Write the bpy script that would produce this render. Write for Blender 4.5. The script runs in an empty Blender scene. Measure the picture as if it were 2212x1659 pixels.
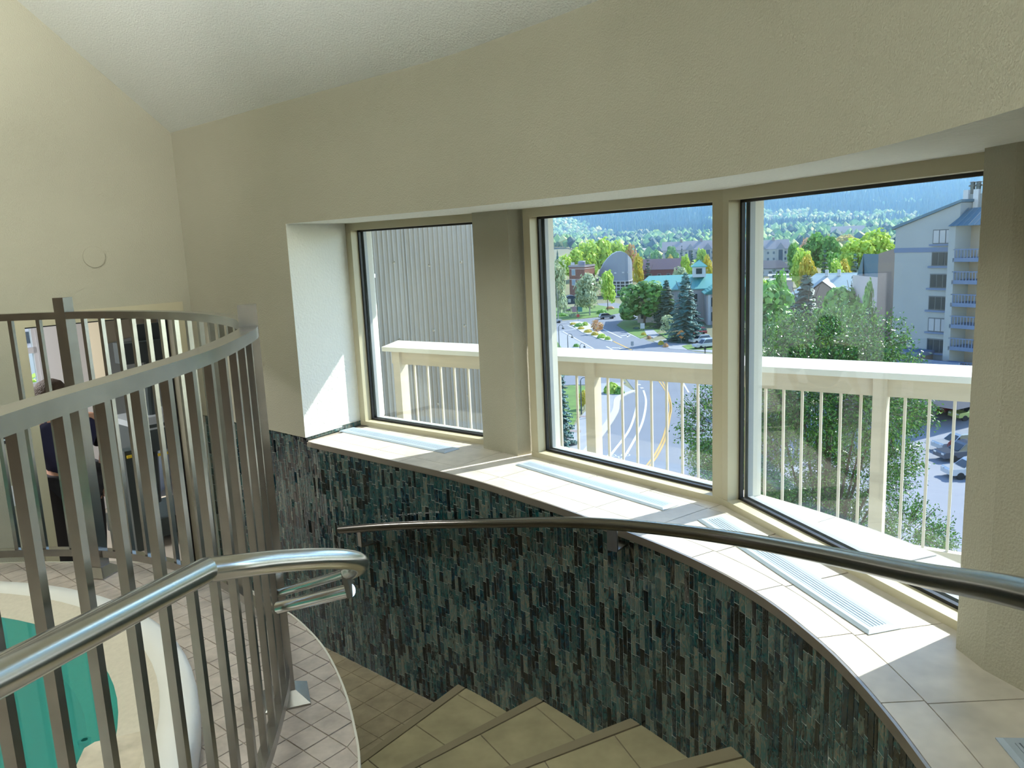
import bpy, math, random
from mathutils import Vector, Matrix, noise as mnoise
R = math.radians
random.seed(7)
SC = bpy.context.scene
COL = SC.collection

# ------------------------------------------------------------------ camera
HC = 2.43                       # eye height above the lower landing floor (z = 0)
FPX, CX, CY = 1700.0, 1106.0, 829.5
ROLL, PITCH = R(2.57), R(10.0)
FW = Vector((0, math.cos(PITCH), -math.sin(PITCH)))
_r0 = Vector((1, 0, 0)); _u0 = _r0.cross(FW)
CR = _r0*math.cos(ROLL) - _u0*math.sin(ROLL)
CU = _u0*math.cos(ROLL) + _r0*math.sin(ROLL)
cam_d = bpy.data.cameras.new('camera'); cam = bpy.data.objects.new('camera', cam_d); COL.objects.link(cam)
cam_d.sensor_width = 36.0; cam_d.lens = 36.0*FPX/2212.0; cam_d.clip_start = .05; cam_d.clip_end = 8000
M = Matrix((CR, CU, -FW)).transposed().to_4x4(); M.translation = Vector((0, 0, HC)); cam.matrix_world = M
SC.camera = cam

# ------------------------------------------------------------------ light
SUN_AZ, SUN_EL = 29.0, 39.8     # azimuth of the sun from +X towards +Y, elevation
W = bpy.data.worlds.new('world'); SC.world = W; W.use_nodes = True
nt = W.node_tree; nt.nodes.clear()
sky = nt.nodes.new('ShaderNodeTexSky'); sky.sky_type = 'NISHITA'; sky.sun_disc = False
sky.sun_elevation = R(SUN_EL); sky.sun_rotation = R(90-SUN_AZ); sky.altitude = 2400; sky.air_density = 1.0; sky.dust_density = .6; sky.ozone_density = 1.6
bg = nt.nodes.new('ShaderNodeBackground'); bg.inputs[1].default_value = SKY_STRENGTH = .60
ow = nt.nodes.new('ShaderNodeOutputWorld')
nt.links.new(sky.outputs[0], bg.inputs[0]); nt.links.new(bg.outputs[0], ow.inputs[0])
sun_d = bpy.data.lights.new('sun', 'SUN'); sun_d.energy = 8.5; sun_d.angle = R(.53); sun_d.color = (1, .965, .90)
sun = bpy.data.objects.new('sun', sun_d); COL.objects.link(sun)
_sd = Vector((math.cos(R(SUN_AZ))*math.cos(R(SUN_EL)), math.sin(R(SUN_AZ))*math.cos(R(SUN_EL)), math.sin(R(SUN_EL))))
sun.rotation_euler = _sd.to_track_quat('Z', 'Y').to_euler(); sun.location = (8, 6, 9)
FILL_W = 95; WALL_FILL_W = 240; HAZE = .00095
VS = SC.view_settings
VS.view_transform = 'Standard'; VS.look = 'None'; VS.gamma = 1.0; VS.use_curve_mapping = False; VS.exposure = 0.46
CY_ = SC.cycles
CY_.max_bounces = 6; CY_.diffuse_bounces = 3; CY_.glossy_bounces = 3; CY_.transmission_bounces = 4; CY_.transparent_max_bounces = 8
CY_.volume_bounces = 0; CY_.caustics_reflective = False; CY_.caustics_refractive = False; CY_.sample_clamp_indirect = 6
CY_.use_denoising = True; CY_.use_adaptive_sampling = True; CY_.adaptive_threshold = .12

# ------------------------------------------------------------------ helpers
def ray(x, y):
    return FW*FPX + CR*(x-CX) - CU*(y-CY)
def gz(x, y, z):                # where the sight line of a photo point meets the level z
    d = ray(x, y); k = (z-HC)/d.z; return Vector((d.x*k, d.y*k, z))
def gd(x, y, dist):             # the point on that sight line at a plan distance
    d = ray(x, y); k = dist/math.hypot(d.x, d.y); return Vector((d.x*k, d.y*k, HC+d.z*k))
def sm(P, n=8):                 # smooth curve through points
    P = [Vector(p) for p in P]; Q = []
    for i in range(len(P)-1):
        p1, p2 = P[i], P[i+1]; p0 = P[i-1] if i else 2*p1-p2; p3 = P[i+2] if i+2 < len(P) else 2*p2-p1
        for k in range(n):
            t = k/n; Q.append(.5*((2*p1)+(p2-p0)*t+(2*p0-5*p1+4*p2-p3)*t*t+(3*p1-p0-3*p2+p3)*t**3))
    Q.append(P[-1]); return Q
def V2(p): return Vector((p[0], p[1]))
class Path:                     # arc-length lookup along a plan polyline
    def __init__(s, P):
        s.P = [V2(p) for p in P]; s.S = [0]
        for a, b in zip(s.P, s.P[1:]): s.S.append(s.S[-1]+(b-a).length)
        s.L = s.S[-1]
    def at(s, t):
        import bisect
        t = min(max(t, 0), s.L-1e-6); i = min(bisect.bisect_right(s.S, t)-1, len(s.P)-2)
        a, b = s.P[i], s.P[i+1]; d = (b-a).normalized(); return a+d*(t-s.S[i]), d
    def off(s, t, o):           # o > 0 to the left of travel
        p, d = s.at(t)
        p0, d0 = s.at(t-.06); p1, d1 = s.at(t+.06); d = (d0+d1+d).normalized()
        return p+Vector((-d.y, d.x))*o

class MB:
    def __init__(s): s.v = []; s.f = []; s.c = []; s.mi = []; s.cur = 0; s.col = None
    def add(s, vs, fs):
        b = len(s.v); s.v += [tuple(v) for v in vs]
        for f in fs:
            s.f.append(tuple(i+b for i in f)); s.mi.append(s.cur); s.c.append(s.col)
        return s
    def obox(s, o, a, b, c):    # box from corner o along a, b, c
        o, a, b, c = map(Vector, (o, a, b, c))
        p = [o, o+a, o+a+b, o+b, o+c, o+a+c, o+a+b+c, o+b+c]
        fl = [(0,3,2,1),(4,5,6,7),(0,1,5,4),(1,2,6,5),(2,3,7,6),(3,0,4,7)]
        if a.cross(b).dot(c) < 0: fl = [f[::-1] for f in fl]
        return s.add(p, fl)
    def box(s, x0, x1, y0, y1, z0, z1): return s.obox((x0,y0,z0),(x1-x0,0,0),(0,y1-y0,0),(0,0,z1-z0))
    def cbox(s, c, sx, sy, sz, rz=0):   # centred in plan, standing on c.z
        u = Vector((math.cos(rz), math.sin(rz), 0)); w = Vector((-u.y, u.x, 0)); c = Vector(c)
        return s.obox(c-u*sx/2-w*sy/2, u*sx, w*sy, (0,0,sz))
    def prism(s, poly, z0, z1):
        P = [V2(p) for p in poly]; n = len(P)
        ar = sum(P[i].x*P[(i+1)%n].y-P[(i+1)%n].x*P[i].y for i in range(n))
        if ar < 0: P = P[::-1]
        vs = [(p.x,p.y,z0) for p in P]+[(p.x,p.y,z1) for p in P]
        return s.add(vs, [tuple(range(n))[::-1], tuple(range(n,2*n))]+[(i,(i+1)%n,n+(i+1)%n,n+i) for i in range(n)])
    def loft(s, rings, cap=True, closed=True):
        n = len(rings[0]); vs = [p for r in rings for p in r]; fs = []
        for i in range(len(rings)-1):
            for j in range(n if closed else n-1):
                k = (j+1)%n; fs.append((i*n+j, i*n+k, (i+1)*n+k, (i+1)*n+j))
        if cap and closed: fs += [tuple(range(n))[::-1], tuple(range((len(rings)-1)*n, len(rings)*n))]
        return s.add(vs, fs)
    def tube(s, path, r, n=10, cap=True):
        P = [Vector(p) for p in path]; m = len(P); rr = r if hasattr(r, '__len__') else [r]*m; rings = []; up = None
        for i in range(m):
            t = (P[min(i+1,m-1)]-P[max(i-1,0)]).normalized()
            if up is None: up = Vector((0,0,1)) if abs(t.z) < .9 else Vector((1,0,0))
            a = t.cross(up).normalized(); b = a.cross(t); up = b
            rings.append([P[i]+(a*math.cos(q)+b*math.sin(q))*rr[i] for q in [2*math.pi*k/n for k in range(n)]])
        return s.loft([r_[::-1] for r_ in rings], cap)
    def sweep(s, path, w, z0, z1, closed=False):   # rectangular bar along a plan path
        P = [V2(p) for p in path]; rings = []
        for i in range(len(P)):
            t = (P[min(i+1,len(P)-1)]-P[max(i-1,0)]).normalized(); nrm = Vector((-t.y, t.x))*w/2
            a, b = P[i]-nrm, P[i]+nrm
            rings.append([(a.x,a.y,z0),(b.x,b.y,z0),(b.x,b.y,z1),(a.x,a.y,z1)][::-1])
        return s.loft(rings)
    def lathe(s, prof, c, n=32, cap=True):
        c = Vector(c)
        return s.loft([[c+Vector((r*math.cos(2*math.pi*k/n), r*math.sin(2*math.pi*k/n), z)) for k in range(n)] for r, z in prof], cap)
    def band(s, A, B, z0, z1):  # solid between two plan polylines
        n = len(A); vs = [(p[0],p[1],z0) for p in A]+[(p[0],p[1],z0) for p in B]+[(p[0],p[1],z1) for p in A]+[(p[0],p[1],z1) for p in B]; f = []
        for i in range(n-1):
            f += [(i,i+1,n+i+1,n+i),(2*n+i,3*n+i,3*n+i+1,2*n+i+1),(i,2*n+i,2*n+i+1,i+1),(n+i,n+i+1,3*n+i+1,3*n+i)]
        f += [(0,n,3*n,2*n),(n-1,3*n-1,4*n-1,2*n-1)]
        return s.add(vs, f)
    def build(s, name, m, parent=None, smooth=False, kind=None):
        me = bpy.data.meshes.new(name); me.from_pydata(s.v, [], s.f)
        for q in (m if isinstance(m, (list, tuple)) else [m]): me.materials.append(q)
        if any(s.mi): me.polygons.foreach_set('material_index', s.mi)
        if smooth: me.polygons.foreach_set('use_smooth', [True]*len(me.polygons))
        if any(c is not None for c in s.c):
            at = me.color_attributes.new('tone', 'FLOAT_COLOR', 'CORNER'); buf = []
            for p, c in zip(me.polygons, s.c): buf += list((*(c or (.5,.5,.5)), 1))*p.loop_total
            at.data.foreach_set('color', buf)
        me.update()
        return link(name, me, parent, kind)
def link(name, me, parent=None, kind=None):
    o = bpy.data.objects.new(name, me); COL.objects.link(o)
    if parent is not None:
        o.parent = parent
        if parent.type == 'EMPTY' and parent.location.length: o.matrix_parent_inverse = parent.matrix_basis.inverted()
    if kind: o['kind'] = kind
    return o
def smooth_angle(o, deg=40):
    o.data.polygons.foreach_set('use_smooth', [True]*len(o.data.polygons)); o.data.set_sharp_from_angle(angle=R(deg)); return o
def tag(o, label, cat=None, group=None, kind=None):
    o['label'] = label
    if cat: o['category'] = cat
    if group: o['group'] = group
    if kind: o['kind'] = kind
    return o
def thing(name, label, cat, loc, group=None, kind=None):
    o = bpy.data.objects.new(name, None); COL.objects.link(o); o.location = loc; o.empty_display_size = .1
    return tag(o, label, cat, group, kind)
def copy_tree(o, parent=None):
    c = o.copy(); COL.objects.link(c); c.parent = parent
    for ch in list(o.children): copy_tree(ch, c)
    return c

# ------------------------------------------------------------------ materials
def N(t, ty, **kw):
    n = t.nodes.new(ty)
    for k, v in kw.items():
        if k in n.inputs: n.inputs[k].default_value = v
        else: setattr(n, k, v)
    return n
def c4(c): return (c[0], c[1], c[2], 1)
LEAF = 1.2
EXT = [1.0]                     # outdoor surfaces are darker than indoor paint
def mat(name, col, rough=.5, metal=0, var=None, bump=None, spec=.5, coat=0, island=0, stretch=None):
    """var=(scale, amount) mottling; bump=(scale, strength); island = spread between separate pieces"""
    col = [x*EXT[0] for x in col]
    m = bpy.data.materials.new(name); m.use_nodes = True; t = m.node_tree; b = t.nodes['Principled BSDF']
    b.inputs['Base Color'].default_value = c4(col); b.inputs['Roughness'].default_value = rough; b.inputs['Metallic'].default_value = metal
    b.inputs['Specular IOR Level'].default_value = spec; b.inputs['Coat Weight'].default_value = coat
    L = t.links.new
    if var or bump: 
        g = N(t, 'ShaderNodeNewGeometry'); pos = g.outputs['Position']
        if stretch:
            mp = N(t, 'ShaderNodeVectorMath', operation='MULTIPLY'); mp.inputs[1].default_value = stretch; L(pos, mp.inputs[0]); pos = mp.outputs[0]
    src = None
    if var:
        n = N(t, 'ShaderNodeTexNoise', Scale=var[0], Detail=3.0, Roughness=.62); L(pos, n.inputs['Vector'])
        r = N(t, 'ShaderNodeValToRGB'); a = var[1]
        r.color_ramp.elements[0].position = .3; r.color_ramp.elements[1].position = .7
        r.color_ramp.elements[0].color = c4([max(0, x*(1-a)) for x in col]); r.color_ramp.elements[1].color = c4([min(1, x*(1+a)) for x in col])
        L(n.outputs['Fac'], r.inputs[0]); src = r.outputs[0]
    if island:
        g2 = N(t, 'ShaderNodeNewGeometry'); h = N(t, 'ShaderNodeHueSaturation')
        mr = N(t, 'ShaderNodeMapRange'); mr.inputs['To Min'].default_value = 1-island; mr.inputs['To Max'].default_value = 1+island
        L(g2.outputs['Random Per Island'], mr.inputs[0]); L(mr.outputs[0], h.inputs['Value'])
        if src: L(src, h.inputs['Color'])
        else: h.inputs['Color'].default_value = c4(col)
        src = h.outputs[0]
    if src: L(src, b.inputs['Base Color'])
    if bump:
        n = N(t, 'ShaderNodeTexNoise', Scale=bump[0], Detail=1.0); L(pos, n.inputs['Vector'])
        bp = N(t, 'ShaderNodeBump', Strength=bump[1], Distance=.01); L(n.outputs['Fac'], bp.inputs['Height']); L(bp.outputs[0], b.inputs['Normal'])
    return m
def leafmat(name, stops, rough=.5, trans=.38):
    m = bpy.data.materials.new(name); m.use_nodes = True; t = m.node_tree; b = t.nodes['Principled BSDF']; L = t.links.new
    g = N(t, 'ShaderNodeNewGeometry'); r = N(t, 'ShaderNodeValToRGB'); e = r.color_ramp.elements; stops = [[min(.9, x*LEAF) for x in s] for s in stops]
    e[0].color = c4(stops[0]); e[1].color = c4(stops[-1])
    for i, s in enumerate(stops[1:-1]): q = e.new((i+1)/(len(stops)-1)); q.color = c4(s)
    L(g.outputs['Random Per Island'], r.inputs[0]); L(r.outputs[0], b.inputs['Base Color']); b.inputs['Roughness'].default_value = rough
    tr = N(t, 'ShaderNodeBsdfTranslucent'); L(r.outputs[0], tr.inputs[0]); mx = N(t, 'ShaderNodeMixShader'); mx.inputs[0].default_value = trans
    out = t.nodes['Material Output']; L(b.outputs[0], mx.inputs[1]); L(tr.outputs[0], mx.inputs[2]); L(mx.outputs[0], out.inputs[0])
    return m
def emit(name, col, s):
    m = bpy.data.materials.new(name); m.use_nodes = True; t = m.node_tree; b = t.nodes['Principled BSDF']
    b.inputs['Base Color'].default_value = c4(col); b.inputs['Emission Color'].default_value = c4(col); b.inputs['Emission Strength'].default_value = s; return m
def glassmat(name, tint, refl=.04):
    m = bpy.data.materials.new(name); m.use_nodes = True; t = m.node_tree; t.nodes.clear(); L = t.links.new
    tr = N(t, 'ShaderNodeBsdfTransparent'); tr.inputs[0].default_value = c4(tint)
    gl = N(t, 'ShaderNodeBsdfGlossy'); gl.inputs['Roughness'].default_value = 0.0; gl.inputs[0].default_value = (1,1,1,1)
    lwt = N(t, 'ShaderNodeLayerWeight'); lwt.inputs['Blend'].default_value = .5
    pw = N(t, 'ShaderNodeMath', operation='POWER'); L(lwt.outputs['Facing'], pw.inputs[0]); pw.inputs[1].default_value = 5.0
    fr = N(t, 'ShaderNodeMath', operation='MULTIPLY_ADD'); L(pw.outputs[0], fr.inputs[0]); fr.inputs[1].default_value = 1-refl; fr.inputs[2].default_value = refl
    mx = N(t, 'ShaderNodeMixShader'); out = N(t, 'ShaderNodeOutputMaterial')
    L(fr.outputs[0], mx.inputs[0]); L(tr.outputs[0], mx.inputs[1]); L(gl.outputs[0], mx.inputs[2]); L(mx.outputs[0], out.inputs[0])
    return m

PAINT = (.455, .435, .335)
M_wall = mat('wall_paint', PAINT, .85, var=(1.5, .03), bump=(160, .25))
M_wall_lit = mat('wall_paint_lit', (.82, .82, .75), .8, bump=(70, .5))  # lighter wall paint: daylight on reveal and soffit put into the colour
M_ceil = mat('ceiling_paint', (.85, .87, .83), .9, bump=(120, .35))
M_frame = mat('frame_tan', (.55, .50, .34), .45)
M_framel = mat('frame_light', (.66, .63, .53), .45)
M_black = mat('black_rubber', (.008, .008, .009), .5)
M_glass = glassmat('window_glass', (.87, .91, .91), .05)
M_steel = mat('brushed_steel', (.38, .37, .345), .27, 1.0, var=(25, .08))
M_tube = mat('polished_tube', (.70, .69, .66), .22, 1.0)
M_dark = mat('dark_steel', (.16, .15, .13), .22, 1.0)
M_grout = mat('grout', (.36, .31, .25), .9)
M_grout_d = mat('mosaic_grout', (.40, .45, .42), .8)
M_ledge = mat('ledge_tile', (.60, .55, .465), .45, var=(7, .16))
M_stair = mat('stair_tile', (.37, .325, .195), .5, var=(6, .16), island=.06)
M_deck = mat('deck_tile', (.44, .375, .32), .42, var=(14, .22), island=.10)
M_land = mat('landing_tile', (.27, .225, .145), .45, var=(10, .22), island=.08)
M_nose = mat('nosing_strip', (.26, .22, .14), .55)
M_trim = mat('ledge_trim', (.30, .27, .23), .35, .6)
M_vent = mat('vent_enamel', (.42, .50, .58), .35)
M_ventd = mat('vent_slot', (.06, .07, .09), .7)
M_acr = mat('acrylic_shell', (.74, .73, .68), .28)
M_acrb = mat('acrylic_liner', (.58, .53, .43), .35, var=(60, .06))
M_stone = mat('spa_stone', (.52, .46, .35), .7, var=(14, .2), bump=(30, .5))
M_white = mat('white_plastic', (.78, .79, .80), .35)

# ================================================================== THE ROOM
def Zr(z): return z+HC
Z_LEDGE, Z_SOF, Z_TOP, Z_DECK, RISE = Zr(-1.10), Zr(.176), Zr(.83), Zr(-1.25), .181
CORNER = V2((-2.18, 5.43)); WU = V2((-.669, -.743)).normalized(); WN = V2((-.743, .669)).normalized()
WC = Path(sm([V2(p) for p in [(-2.18,5.43),(-1.72,5.015),(-1.262,4.602),(-.793,4.184),(-.259,3.699),(.057,3.333),(.25,3.094),(.48,2.781),(.638,2.518),(.745,2.265),(.804,2.012),(.825,1.853),(.832,1.687),(.829,1.514),(.81,1.25),(.76,.95),(.67,.6),(.5,.1)]], 8))
NS = 110
SS = [WC.L*i/NS for i in range(NS+1)]
INNER = [WC.P[0] if i == 0 else WC.off(s, 0) for i, s in enumerate(SS)]
OUT75 = [WC.off(s, .78) for s in SS]; OUT60 = [WC.off(s, .60) for s in SS]
S_REV = min(SS, key=lambda s: (WC.off(s, 0)-V2((-1.262, 4.602))).length)

IR = SS.index(S_REV)
wall_front = MB().band(INNER[IR:], OUT75[IR:], Z_SOF, Z_TOP+.3).build('wall_front', [M_wall, M_wall_lit], kind='structure')
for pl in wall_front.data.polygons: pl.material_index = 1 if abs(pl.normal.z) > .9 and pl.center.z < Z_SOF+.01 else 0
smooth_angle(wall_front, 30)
tag(wall_front, 'curved beige painted wall above the row of windows')
left = INNER[:IR+1]
MB().prism(left+[ V2((-.991,4.982)), V2((-.86,5.16)), V2((-1.7,6.05)), CORNER+V2((.5,.6))], Zr(-1.08), Z_TOP+.3).build('wall_return', [M_wall, M_wall_lit], wall_front)
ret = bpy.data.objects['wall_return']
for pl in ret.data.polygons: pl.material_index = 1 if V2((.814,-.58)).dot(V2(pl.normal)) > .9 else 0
wall_low = MB().band([WC.off(s, .0004) for s in SS], OUT60, 0, Z_LEDGE-.012).build('wall_lower', M_grout_d, kind='structure')
tag(wall_low, 'low curved wall faced with glass mosaic strips under the window ledge')

# ---- window piers
pier = MB().prism([(-.172,4.235),(.015,4.037),(.085,4.075),(.21,4.20),(.05,4.48),(-.10,4.36)], Z_LEDGE-.01, Z_SOF+.01).build('pier', M_wall, wall_front)
pier2 = MB().prism([(1.141,1.919),(1.149,1.81),(1.188,1.70),(1.205,1.43),(1.42,1.40),(1.46,1.98),(1.30,2.02)], Z_LEDGE-.01, Z_SOF+.01).build('pier', M_wall, wall_front)
MB().prism([(.93,.30),(.5,.1),(.60,-.2),(1.2,-.1),(1.2,.30)], 0, Z_SOF+.01).build('pier', M_wall, wall_front)

# ---- windows
def window(nm, A, B, label, vis=True, z1=None, z0=None, jl=.05, jr=.05):
    A, B = V2(A), V2(B); L = (B-A).length; d = (B-A)/L; n = V2((-d.y, d.x)); z0 = Z_LEDGE if z0 is None else z0; z1 = Z_SOF if z1 is None else z1
    def bx(mb, a0, a1, d0, d1, za, zb):
        o = A+d*a0+n*d0; return mb.obox((o.x,o.y,za), (d.x*(a1-a0), d.y*(a1-a0), 0), (n.x*(d1-d0), n.y*(d1-d0), 0), (0,0,zb-za))
    root = thing(nm, label, None, (A.x, A.y, z0), kind='structure')
    hs, hh = .028, .043
    for p, a0, a1, za, zb in (('jamb',0,jl,z0+hs,z1-hh),('jamb',L-jr,L,z0+hs,z1-hh),('head',0,L,z1-hh,z1),('sill',0,L,z0,z0+hs)):
        bx(MB(), a0, a1, -.004 if p == 'sill' else 0, .07, za, zb).build(p, M_frame, root)
    g = MB(); w = .011
    for a0, a1, za, zb in ((jl,jl+w,z0+hs,z1-hh),(L-jr-w,L-jr,z0+hs,z1-hh),(jl,L-jr,z1-hh-w,z1-hh),(jl,L-jr,z0+hs,z0+hs+w)): bx(g, a0, a1, .052, .068, za, zb)
    g.build('gasket', M_black, root)
    g = MB(); w2 = .022
    for a0, a1, za, zb in ((jl,jl+w2,z0+hs,z1-hh),(L-jr-w2,L-jr,z0+hs,z1-hh),(jl,L-jr,z1-hh-.004,z1-hh),(jl,L-jr,z0+hs,z0+hs+.014)): bx(g, a0, a1, .082, .105, za, zb)
    g.build('outer_bead', M_grey, root)
    g = MB(); w3 = .012
    for a0, a1, za, zb in ((0,jl+w3,z0,z1),(L-jr-w3,L,z0,z1),(0,L,z1-hh-.002,z1),(0,L,z0,z0+hs+.006)): bx(g, a0, a1, .105, .15, za, zb)
    g.build('outer_casing', M_extrim, root)
    bx(MB(), jl-.004, L-jr+.004, .070, .076, z0+hs-.004, z1-hh+.004).build('pane', M_glass, root)
    return root
M_grey = mat('grey_bead', (.35, .37, .38), .4); M_extrim = mat('exterior_trim', (.72, .68, .58), .55)
window('window_1', (-.991,4.982), (-.02,4.19), 'narrow fixed window beside the deep pale reveal, corrugated siding outside')
window('window_2', (.09,4.024), (.85,3.128), 'fixed window in tan frame looking over the curved road', jr=.048)
window('window_3', (.85,3.128), (1.215,1.955), 'large fixed window in tan frame looking at the tall apartment block', jl=.04)
MB().prism([(1.205,1.43),(.98,.28),(1.3,.28),(1.42,1.40)], Z_LEDGE-.01, Z_SOF+.01).build('pier', M_wall, wall_front)  # unseen infill closing the next window to keep its sun out
MB().prism([(.85,3.128),(.905,3.17),(.935,3.155)], Z_LEDGE, Z_SOF).build('mullion_filler', M_frame, wall_front)

# ---- window ledge with its tiles
ledge = MB().band(INNER, [WC.off(s, .74) for s in SS], Z_LEDGE-.03, Z_LEDGE-.006).build('window_ledge', M_grout, kind='structure')
tag(ledge, 'broad curved window ledge laid with cream stone tiles')
MB().sweep([WC.off(s, -.003) for s in SS if s > S_REV], .008, Z_LEDGE-.03, Z_LEDGE+.001).build('edge_trim', M_trim, ledge)
S0 = S_REV+.02
k = 0; s0 = S0-.12
while s0 < WC.L-.1:
    s1 = s0+.315
    for r, (o0, o1) in enumerate(((.004, .105), (.108, .425), (.428, .72))):
        sh = (0, 0.012, .02)[r]
        a = [WC.off(min(max(s0+sh+(s1-s0-.0035)*q/4, S0), WC.L), o0) for q in range(5)]; b = [WC.off(min(max(s0+sh+(s1-s0-.0035)*q/4, S0), WC.L), o1) for q in range(5)]
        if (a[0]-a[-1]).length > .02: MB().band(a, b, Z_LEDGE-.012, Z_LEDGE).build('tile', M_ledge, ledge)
    s0 = s1

# ---- left wall with the door opening to the gym
def lw(x, y):                   # (distance along the left wall, height) of a photo point
    d = ray(x, y); nn = V2((-WU.y, WU.x)); kk = nn.dot(CORNER)/nn.dot(V2(d)); q = V2(d)*kk; return (q-CORNER).dot(WU), HC+d.z*kk
def LP(t, kk, z): p = CORNER+WU*t+WN*kk; return Vector((p.x, p.y, z))
def lbox(mb, t0, t1, k0, k1, z0, z1):
    return mb.obox(LP(t0,k0,z0), (WU*(t1-t0)).to_3d(), (WN*(k1-k0)).to_3d(), (0,0,z1-z0))
T_R = lw(405,760)[0]; T_L = lw(22,720)[0]; Z_HD = lw(384,652)[1]; CAS = .075
wl = MB(); lbox(wl, -.05, T_R+CAS, 0, .14, 0, 6.2); lbox(wl, T_L-CAS, 3.4, 0, .14, 0, 6.2); lbox(wl, T_R+CAS, T_L-CAS, 0, .14, Z_HD-CAS, 6.2)
wall_left = wl.build('wall_left', M_wall, kind='structure'); tag(wall_left, 'beige painted wall with the doorway into the gym')
door = thing('door_1', 'tan framed doorway opening into the gym', None, LP((T_L+T_R)/2, 0, 0), kind='structure')
lbox(MB(), T_R, T_R+CAS, -.012, .15, 0, Z_HD).build('casing', M_frame, door)
lbox(MB(), T_L-CAS, T_L, -.012, .15, 0, Z_HD).build('casing', M_frame, door)
lbox(MB(), T_R+CAS, T_L-CAS, -.012, .15, Z_HD-CAS, Z_HD).build('casing_head', M_frame, door)
for a, b, za, zb in ((T_R+CAS, T_R+CAS+.012, 0, Z_HD-CAS), (T_L-CAS-.012, T_L-CAS, 0, Z_HD-CAS), (T_R+CAS, T_L-CAS, Z_HD-CAS-.014, Z_HD-CAS)):
    lbox(MB(), a, b, .09, .12, za, zb).build('door_seal', M_black, door)

# ---- ceiling: a low cone that springs from the curved wall
AP = Vector((-1.6, 1.2, 5.5))
ring = [(p.x, p.y, Z_TOP) for p in INNER]+[(.6,-.2,Z_TOP),(.9,-2.2,Z_TOP),(-4.6,-2.2,5.4),(-4.6,2.6,5.4)]
g = LP(2.6, 0, 5.4); ring.append(tuple(g))
cb = MB(); n = len(ring); cb.add(ring+[tuple(AP)], [(i, n, (i+1)%n) for i in range(n)])
ceiling = cb.build('ceiling', M_ceil, kind='structure'); tag(ceiling, 'pale textured ceiling sloping up from the curved wall')

# ---- the rest of the enclosure, behind the camera
M_absorb = mat('dark_absorber', (.15,.11,.075), .5, var=(3,.2), stretch=(4,4,.3))  # dark finish added on the unseen walls to soak up bounced light
def holed(nm, A, B, z0, z1, holes, label, th=.14):
    A, B = V2(A), V2(B); L = (B-A).length; d = (B-A)/L; n = V2((d.y, -d.x)); mb = MB(); xs = 0
    for a0, a1, h0, h1 in holes+[(L, L, 0, 0)]:
        for (p, q, u, v) in ((xs, a0, z0, z1), (a0, a1, z0, h0), (a0, a1, h1, z1)):
            if q-p > .001 and v-u > .001: o = A+d*p; mb.obox((o.x,o.y,u), (d*(q-p)).to_3d(), (n*th).to_3d(), (0,0,v-u))
        xs = a1
    o = mb.build(nm, M_absorb, kind='structure'); return tag(o, label)
wall_right = holed('wall_right', (.60,-.2), (.9,-2.2), 0, 3.4, [(.4,1.7,1.3,2.6)], 'unseen wall on the stair side behind the viewer, made dark to cut bounced light')
wall_back = holed('wall_back', (.9,-2.2), (-4.6,-2.2), 0, 5.7, [], 'unseen wall behind the viewer, made dark to cut bounced light')
wall_side = holed('wall_side', (-4.6,-2.2), (-4.6,3.3), 0, 5.7, [], 'unseen wall beyond the spa, made dark to cut bounced light')
floor = MB().prism([(p.x,p.y) for p in INNER[::4]]+[(.9,-.2),(.9,-2.2),(-4.6,-2.2),(-4.6,3.3)]+[tuple(CORNER+WU*3.4)], -.2, -.003).build('floor', M_nose, kind='structure')
tag(floor, 'lower landing floor of brown stone tiles laid diagonally')

# ---- spa platform
DK = sm([V2(p) for p in [(-3.4,3.25),(-2.22,3.22),(-1.94,3.20),(-1.66,3.17),(-1.35,3.06),(-1.08,2.87),(-.873,2.665),(-.765,2.538),(-.643,2.353),(-.537,2.128),(-.463,1.919),(-.419,1.747),(-.40,1.5),(-.41,1.2),(-.43,.8),(-.45,.3)]], 6)
DKP = Path(DK)
DPOLY = DK+[V2((-.45,-2.1)), V2((-4.5,-2.1)), V2((-4.5,2.9)), V2((-3.9,3.25))]
plat = MB().prism(DPOLY, 0, Z_DECK-.003).build('spa_platform', M_grout, kind='structure')
tag(plat, 'raised spa platform with curved edge and diagonal stone tiles')
MB().sweep(DK, .006, Z_DECK-.05, Z_DECK+.001).build('edge_trim', M_framel, plat)
def inside(p, poly):
    c = False; j = len(poly)-1
    for i in range(len(poly)):
        a, b = poly[i], poly[j]
        if (a.y > p.y) != (b.y > p.y) and p.x < (b.x-a.x)*(p.y-a.y)/(b.y-a.y)+a.x: c = not c
        j = i
    return c
def snap(p, path):
    best = None
    for a, b in zip(path, path[1:]):
        t = max(0, min(1, (p-a).dot(b-a)/max((b-a).length_squared, 1e-9))); q = a+(b-a)*t; dd = (q-p).length
        if best is None or dd < best[0]: best = (dd, q)
    return best[1]
def frame_xy(p):
    v = Vector(p)-Vector((0,0,HC)); w = v.dot(FW)
    return (CX+FPX*v.dot(CR)/w, CY-FPX*v.dot(CU)/w, w) if w > .05 else (-9e3, -9e3, w)
def seen(p, m=40): x, y, w = frame_xy(p); return w > .05 and -m < x < 2212+m and -m < y < 1659+m
TUB_C, TUB_R = V2((-2.2, 1.4)), 1.42
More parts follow.
